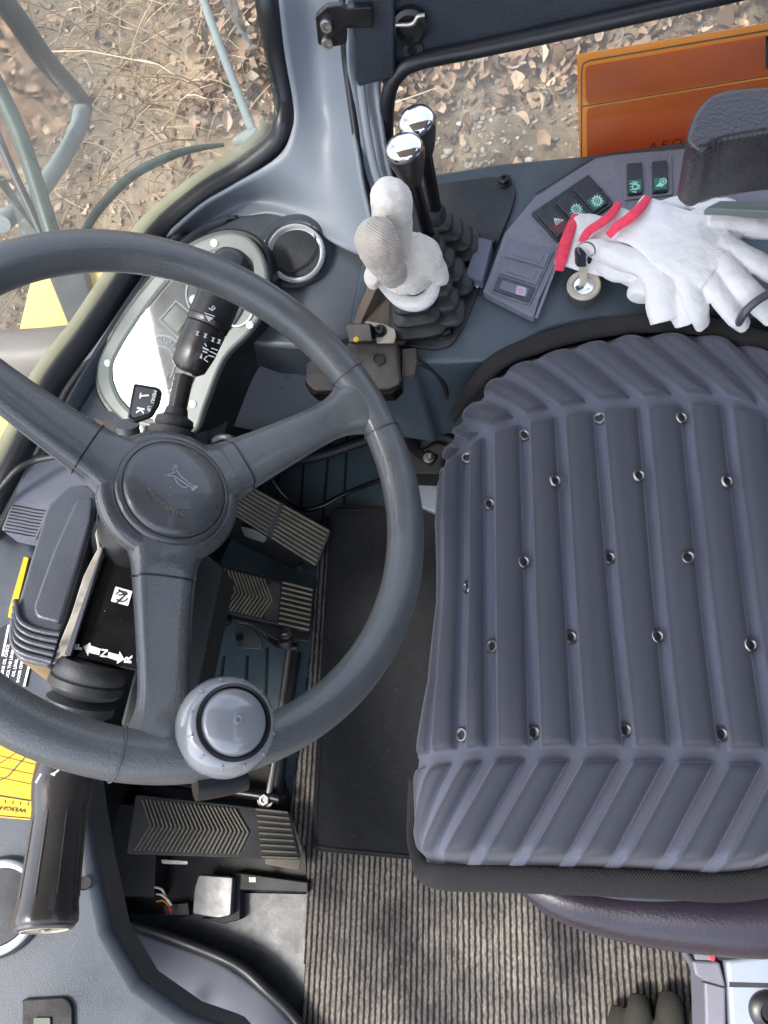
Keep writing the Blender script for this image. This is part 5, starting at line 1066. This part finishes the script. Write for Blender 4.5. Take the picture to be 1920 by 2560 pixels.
def seat_pad():
    NS, NV = 620, 420; Rr = .055
    YB = bex[:, 1].min(); 
    s = np.linspace(-.115, .42, NS)    # arc-length position: s<0 is over the front roll
    v = np.linspace(0, 1, NV)
    rows = []; V = np.zeros((NS, NV, 3)); WD = np.zeros((NS, NV))
    for i, si in enumerate(s):
        # nominal flat position
        xn = -.115+si
        yt = np.interp(max(xn, -.21), tex[:, 0], tex[:, 1]); yb = np.interp(xn, bex[:, 0], bex[:, 1])
        y = yb+(yt-yb)*v
        xf = np.interp(y, fy, fx)         # silhouette x at this y
        x0 = xf+Rr                         # roll starts here
        # arc parameter
        sflat = xn-x0; arc = np.clip(-sflat/Rr, 0, 2.2)
        X = np.where(sflat >= 0, xn, x0-Rr*np.sin(np.clip(arc, 0, math.pi/2))); Zz = np.where(sflat >= 0, 0, -Rr*(1-np.cos(np.clip(arc, 0, math.pi/2))) - np.clip(arc-math.pi/2, 0, 9)*Rr)
        nx = np.where(sflat >= 0, 0, -np.sin(np.clip(arc, 0, math.pi/2))); nz_ = np.sqrt(1-nx**2)
        # pattern
        ju = np.interp(xn, UJ[:, 0], UJ[:, 1]); jl = np.interp(xn, LJ[:, 0], LJ[:, 1])
        t = np.clip((y-jl)/(ju-jl), 0, 1)
        xe = xn+.90*np.clip(y-ju, 0, 9)+.62*np.clip(jl-y, 0, 9)
        G = LJ[:, 0][None, :]*(1-t[:, None])+UJ[:, 0][None, :]*t[:, None]
        dist = np.abs(xe[:, None]-G).min(1)
        sl = np.where(y > ju, 1/math.sqrt(1+.9**2), np.where(y < jl, 1/math.sqrt(1+.62**2), 1)); dist = dist*sl
        jd = np.minimum(np.abs(y-np.interp(xe, UJ[:, 0], UJ[:, 1]) if False else y-ju), np.abs(y-jl))
        k1 = sst(.0040, .0058, dist); k2 = sst(.0044, .0062, jd)
        crown = np.clip((dist-.0040)/.0135, 0, 1); crown = np.sqrt(1-(1-crown)**2.8); cj = np.clip((jd-.0044)/.008, 0, 1); crown = crown*np.sqrt(1-(1-cj)**2.4)
        h = (.0014*k1+.0092*crown)*k2*(1-.65*sst(.7, 1.5, arc))
        edge = np.minimum(v, 1-v)*(yt-yb); ed = sst(0, .02, edge); h = h*sst(.002, .012, edge)
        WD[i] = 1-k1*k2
        droop = -.014*(1-ed)**2
        h += .0012*np.sin(y*31+xn*11)*k1*k2
        V[i, :, 0] = X+nx*h; V[i, :, 1] = y; V[i, :, 2] = ZS+Zz+nz_*h+droop+.008*sst(.05, .3, xn)-.010*np.exp(-((y-.17)/.13)**2)*sst(-.1, .05, xn)
    VV = [tuple(p) for p in V.reshape(-1, 3)]
    Fc = [(i*NV+j, i*NV+j+1, (i+1)*NV+j+1, (i+1)*NV+j) for i in range(NS-1) for j in range(NV-1)]
    return VV, Fc, V, WD
VV, Fc, SV, WD = seat_pad()
SC = thing('seat_cover', P(1500, 1500, ZS), 'ribbed slate purple seat cover with chevron quilting and metal eyelets', 'seat cover')
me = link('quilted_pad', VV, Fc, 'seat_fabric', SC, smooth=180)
me.data.attributes.new('groove_mask', 'FLOAT', 'POINT').data.foreach_set('value', WD.reshape(-1))
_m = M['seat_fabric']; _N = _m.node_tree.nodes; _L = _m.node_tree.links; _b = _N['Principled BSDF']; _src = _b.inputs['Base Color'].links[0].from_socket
_a = _N.new('ShaderNodeAttribute'); _a.attribute_name = 'groove_mask'; _x = _N.new('ShaderNodeMix'); _x.data_type = 'RGBA'; _x.inputs[7].default_value = (.100, .106, .142, 1)   # grooves between the pads are mixed to a paler tone
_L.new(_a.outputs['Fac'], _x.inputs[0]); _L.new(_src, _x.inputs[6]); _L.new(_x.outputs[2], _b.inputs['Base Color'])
def seat_at(px, py):
    """nearest surface point of the pad along a viewing ray"""
    d = ray(px, py).normalized(); A_ = SV-np.array(CAM); t = A_@np.array(d); dd = np.linalg.norm(A_-t[..., None]*np.array(d), axis=2)
    ok = dd < .0025
    if ok.any(): tt = np.where(ok, t, 9); k = np.unravel_index(tt.argmin(), tt.shape)
    else: k = np.unravel_index(dd.argmin(), dd.shape)
    i, j = k; i1 = min(i+6, SV.shape[0]-1); i0 = max(i-6, 0); n = np.cross(SV[i1, j]-SV[i0, j], SV[i, min(j+6, SV.shape[1]-1)]-SV[i, max(j-6, 0)]); n = Vector(n).normalized()
    if n.dot(CAM-Vector(SV[i, j])) < 0: n = -n
    return Vector(SV[i, j]), n
eyes = [(1309, 1082), (1502, 1042), (1709, 1042), (1163, 1144), (1223, 1254), (1394, 1202), (1603, 1187), (1823, 1200), (1313, 1401), (1525, 1389), (1726, 1389), (1164, 1464), (1229, 1609), (1427, 1586), (1650, 1589), (1883, 1612), (1149, 1836), (1335, 1824), (1564, 1819), (1809, 1834)]
_eye = None
for x, y in eyes:
    c, n = seat_at(x, y); n = (n+Vector((0, 0, .6))).normalized() if x > 1250 else n
    if _eye is None:
        V, Fq = lathe_vf((0, 0, 0), (0, 0, 1), [(.0062, 0), (.0062, .001), (.0052, .0022), (.0040, .0022), (.0031, .0012), (.0031, .0002)], 28)
        _eye = link('eyelet', V, Fq, 'chrome', None, smooth=40, origin=(0, 0, 0)); e = _eye
        V, Fq = lathe_vf((0, 0, 0), (0, 0, 1), [(.0031, .0004), (.0030, .0006)], 20); _hole = link('eyelet_hole', V, Fq, 'label_black', None, origin=(0, 0, 0)); hh = _hole; hh.parent = e
        M['eyelet'] = mat('eyelet', (.24, .24, .235), .3, metal=1, var=.2, dust=.3, vscale=120); e.data.materials[0] = M['eyelet']
    else:
        e = _eye.copy(); COL.objects.link(e); hh = _hole.copy(); COL.objects.link(hh); hh.parent = e
    e.parent = SC; e.location = c-root(SC)+n*.0002; e.rotation_euler = n.to_track_quat('Z', 'Y').to_euler()
# bound edge (black webbing)
def band(pts, w0, w1, th=.006):
    pts = cat_smooth(pts, 6); V = []; n = len(pts)
    return pts
tp = [P(x, y, z+.043) for x, y, z in [(1130, 1045, .41), (1170, 985, .435), (1215, 930, .452), (1262, 893, .458), (1340, 862, .462), (1440, 832, .464), (1560, 812, .465), (1680, 808, .466), (1790, 822, .468), (1930, 862, .47), (2100, 930, .47), (2400, 1060, .47)]]
tube('black_binding', tp, [.006, .008, .0095, .010]+[.0105]*8, 'seat_trim', SC, n=16, flat=.45, up=(0, 0, 1))
bp_ = [P(x, y, z+.04) for x, y, z in [(1034, 1950, .36), (1032, 2080, .375), (1045, 2150, .41), (1062, 2182, .442), (1120, 2194, .452), (1250, 2197, .455), (1450, 2204, .457), (1650, 2212, .458), (1800, 2220, .459), (1930, 2205, .46), (2150, 2160, .46), (2400, 2100, .46)]]
tube('black_binding', bp_, [.005, .006, .007, .0085]+[.0098]*8, 'seat_trim', SC, n=16, flat=.4, up=(0, 0, 1))
# cushion under the cover
cush = [(1110, 1200), (1140, 1080), (1210, 960), (1300, 890), (1500, 830), (1800, 830), (2300, 1000), (2500, 1600), (2300, 2240), (1920, 2290), (1700, 2296), (1500, 2270), (1340, 2225), (1200, 2170), (1080, 2120), (1070, 1900), (1110, 1500)]
plate('cushion', PZ(.475), cush, .10, 'cushion_vinyl', SEAT, smooth=True, bevel=.025, seg=6)
tube('side_bolster', [P(x, y, z+.04) for x, y, z in [(1285, 2195, .415), (1400, 2235, .41), (1560, 2262, .405), (1750, 2276, .405), (1930, 2274, .405), (2200, 2230, .41)]], [.006, .020, .027, .031, .033, .033], 'cushion_vinyl', SEAT, n=28)
plate('seat_base', PZ(.37), [(1250, 1200), (2300, 1100), (2300, 2150), (1300, 2120)], .35, 'well_black', SEAT, bevel=.01)
# backrest of the seat, behind the picture's right edge
plate('backrest', Pl((.50, .2, .5), (-1, 0, .12)), [(0, 0)]*0 or [(0, 0), (1, 0), (0, 1)], .01, 'seat_fabric', SEAT) if False else None
mb = MB(); boxm(mb, (.40, -.04, .50), (.52, .42, 1.12)); mb.build('backrest', 'seat_fabric', SEAT, bevel=.04, seg=4)
# ================================================================ ARMREST
AR = thing('armrest', P(1850, 350, .66), 'black padded armrest reaching in at the right picture edge', 'armrest')
plate('pad', Pl(P(1850, 330, .67), (-.04, -.10, 1)), [(1712, 350), (1735, 275), (1775, 232), (1830, 217), (2000, 205), (2500, 190), (2500, 300), (1960, 322), (1800, 350), (1752, 378)], .075, 'armrest_vinyl', AR, r=26, bevel=.014, seg=5, inset=.02)
plate('hinge_plate', PZ(.57), [(1800, 500), (1960, 500), (1960, 530), (1760, 520)], .01, 'bezel_grey', AR, bevel=.002)
# ================================================================ WHITE GLOVES
def glove(name, loc, label, parts, cuff, cuffw, group='white knitted gloves on the side console'):
    t = thing(name, loc, label, 'glove', group); mb = MB()
    for pts, rad, flat in parts: capsule(mb, [P(*q) for q in pts], rad, flat=flat, up=(0, 0, 1))
    g = mb.build('knitted_hand', 'glove_white', t); remesh(g, .0013, 2); displace(g, .0026, .018)
    c = [P(*q) for q in cuff]
    tube('red_cuff', c, [w*.78 for w in cuffw], 'cuff_red', t, n=14, flat=.42, up=(0, 0, 1)); return t
glove('work_glove', P(1500, 620, .52), 'lowest white work glove, its red cuff farthest left beside the hazard switch', [
    ([(1408, 605, .521), (1450, 612, .522), (1500, 625, .522), (1560, 645, .522)], [.029, .029, .030, .026], .22),
    ([(1428, 570, .523), (1470, 568, .523), (1520, 580, .523)], [.017, .016, .014], .35),
    ([(1490, 645, .526), (1535, 672, .528), (1590, 678, .528), (1640, 670, .527)], [.008, .0125, .0115, .011], .8),
    ([(1650, 690, .522), (1622, 715, .523), (1604, 738, .523), (1600, 748, .523)], [.012, .0155, .0145, .010], .8),
    ([(1560, 640, .521), (1650, 690, .521)], [.028, .026], .3)],
    [(1397, 676, .524), (1407, 632, .529), (1420, 588, .530), (1440, 538, .526)], [.0060, .0078, .0072, .0058])
glove('work_glove', P(1560, 580, .535), 'middle white work glove, red cuff between the other two, long finger curling past the key', [
    ([(1510, 563, .533), (1560, 590, .534), (1620, 620, .534), (1680, 640, .534)], [.026, .027, .033, .034], .24),
    ([(1462, 612, .536), (1510, 628, .540), (1565, 648, .542), (1620, 668, .542), (1650, 705, .538), (1660, 760, .53), (1670, 800, .522)], [.0075, .0120, .0125, .0130, .0150, .0165, .0165], .75),
    ([(1690, 690, .533), (1710, 760, .530), (1722, 810, .52)], [.0150, .0145, .0130], .8),
    ([(1640, 540, .534), (1700, 520, .533), (1742, 518, .531)], [.014, .0125, .009], .8),
    ([(1740, 550, .534), (1800, 526, .533), (1845, 528, .531)], [.014, .0125, .009], .8)],
    [(1453, 606, .540), (1472, 578, .545), (1503, 557, .547), (1528, 536, .546), (1546, 508, .540)], [.0048, .0060, .0062, .0060, .0048])
glove('work_glove', P(1720, 620, .55), 'topmost white work glove, red cuff nearest the armrest and fingers hanging toward the seat', [
    ([(1573, 545, .548), (1620, 560, .549), (1660, 580, .550), (1700, 605, .551)], [.029, .0285, .031, .036], .22),
    ([(1680, 590, .550), (1750, 620, .552), (1810, 650, .551)], [.036, .040, .036], .22),
    ([(1770, 560, .552), (1830, 562, .553), (1900, 570, .550), (1950, 580, .546)], [.015, .0120, .0112, .009], .7),
    ([(1800, 610, .552), (1860, 640, .552), (1930, 680, .546), (1970, 700, .54)], [.014, .0112, .0112, .009], .7),
    ([(1800, 650, .551), (1850, 705, .549), (1900, 760, .542), (1930, 800, .53)], [.014, .0112, .0108, .009], .7),
    ([(1750, 670, .549), (1795, 730, .545), (1835, 785, .535), (1862, 815, .522)], [.013, .0108, .0105, .008], .7),
    ([(1700, 660, .549), (1725, 720, .546), (1745, 780, .534), (1758, 812, .52)], [.013, .0112, .0108, .009], .7)],
    [(1520, 590, .553), (1543, 566, .559), (1572, 546, .561), (1598, 522, .560), (1620, 494, .554)], [.0050, .0064, .0068, .0064, .0050])
# dark cable in front of gloves at right
o = tube('cable', [P(x, y, z) for x, y, z in [(1840, 830, .50), (1850, 800, .54), (1880, 762, .555), (1930, 730, .56), (1990, 700, .56)]], .0036, 'cover_grey', n=12); tag(o, 'thin dark cable crossing the white glove fingers at the right edge', 'cable')
# ================================================================ BUCKLE AND CAMOUFLAGE GLOVE
BKL = thing('seat_belt_buckle', P(1830, 2450, .2), 'pale blue-grey seat side box with red-marked belt buckle at the lower right', 'buckle')
BKP = Pl(P(1830, 2450, .24), (.05, -.12, 1))
plate('housing', BKP, [(1815, 2402), (2050, 2375), (2050, 2700), (1835, 2700), (1822, 2470)], .10, 'buckle_grey', BKL, bevel=.004, seg=3)
plate('side_face', BKP, [(1730, 2402), (1800, 2405), (1815, 2465), (1818, 2700), (1768, 2700), (1760, 2452), (1738, 2440)], .06, 'buckle_side', BKL, off=-.004, bevel=.003)
plate('seam', BKP, [(1752, 2452), (1816, 2470), (1816, 2473), (1754, 2456)], .001, 'label_black', BKL, off=-.0025)
plate('groove', BKP, [(1824, 2456), (2050, 2462), (2050, 2472), (1824, 2468)], .001, 'dark_plate', BKL, off=.0006)
plate('red_release', BKP, [(1756, 2330), (1774, 2330), (1790, 2385), (1788, 2404), (1780, 2404), (1762, 2380)], .01, 'buckle_red', BKL, off=.004, r=5, bevel=.001)
plate('latch_plate', BKP, [(1736, 2330), (1760, 2330), (1768, 2385), (1782, 2402), (1738, 2400)], .01, 'buckle_side', BKL, off=.000, bevel=.001)
plate('webbing', BKP, [(1780, 2320), (2050, 2310), (2050, 2378), (1815, 2402), (1796, 2402), (1790, 2370)], .02, 'seat_trim', BKL, off=.006, bevel=.002)
lathe('knob', BKP(1922, 2528), BKP.n, [(.019, 0), (.019, .004), (.016, .007), (.010, .008), (.008, .004)], 'black_plastic', BKL, n=32)
KG = thing('camouflage_glove', P(1650, 2560, .05), 'dark camouflage work glove lying on the carpet at the bottom edge', 'glove')
mb = MB()
for pts, r in (([(1545, 2640, .03), (1547, 2560, .035), (1550, 2518, .03)], .0135), ([(1600, 2640, .04), (1598, 2540, .045), (1598, 2492, .035)], .0150), ([(1670, 2640, .04), (1674, 2540, .045), (1676, 2488, .035)], .0165), ([(1750, 2640, .04), (1752, 2560, .04), (1752, 2508, .03)], .0130)):
    capsule(mb, [P(*q) for q in pts], [r, r, r*.8])
capsule(mb, [P(1560, 2680, .03), P(1660, 2690, .035), P(1760, 2680, .03)], [.03, .035, .03], flat=.6, up=(0, 0, 1))
g = mb.build('glove_body', 'khaki_fabric', KG); remesh(g, .002, 3)
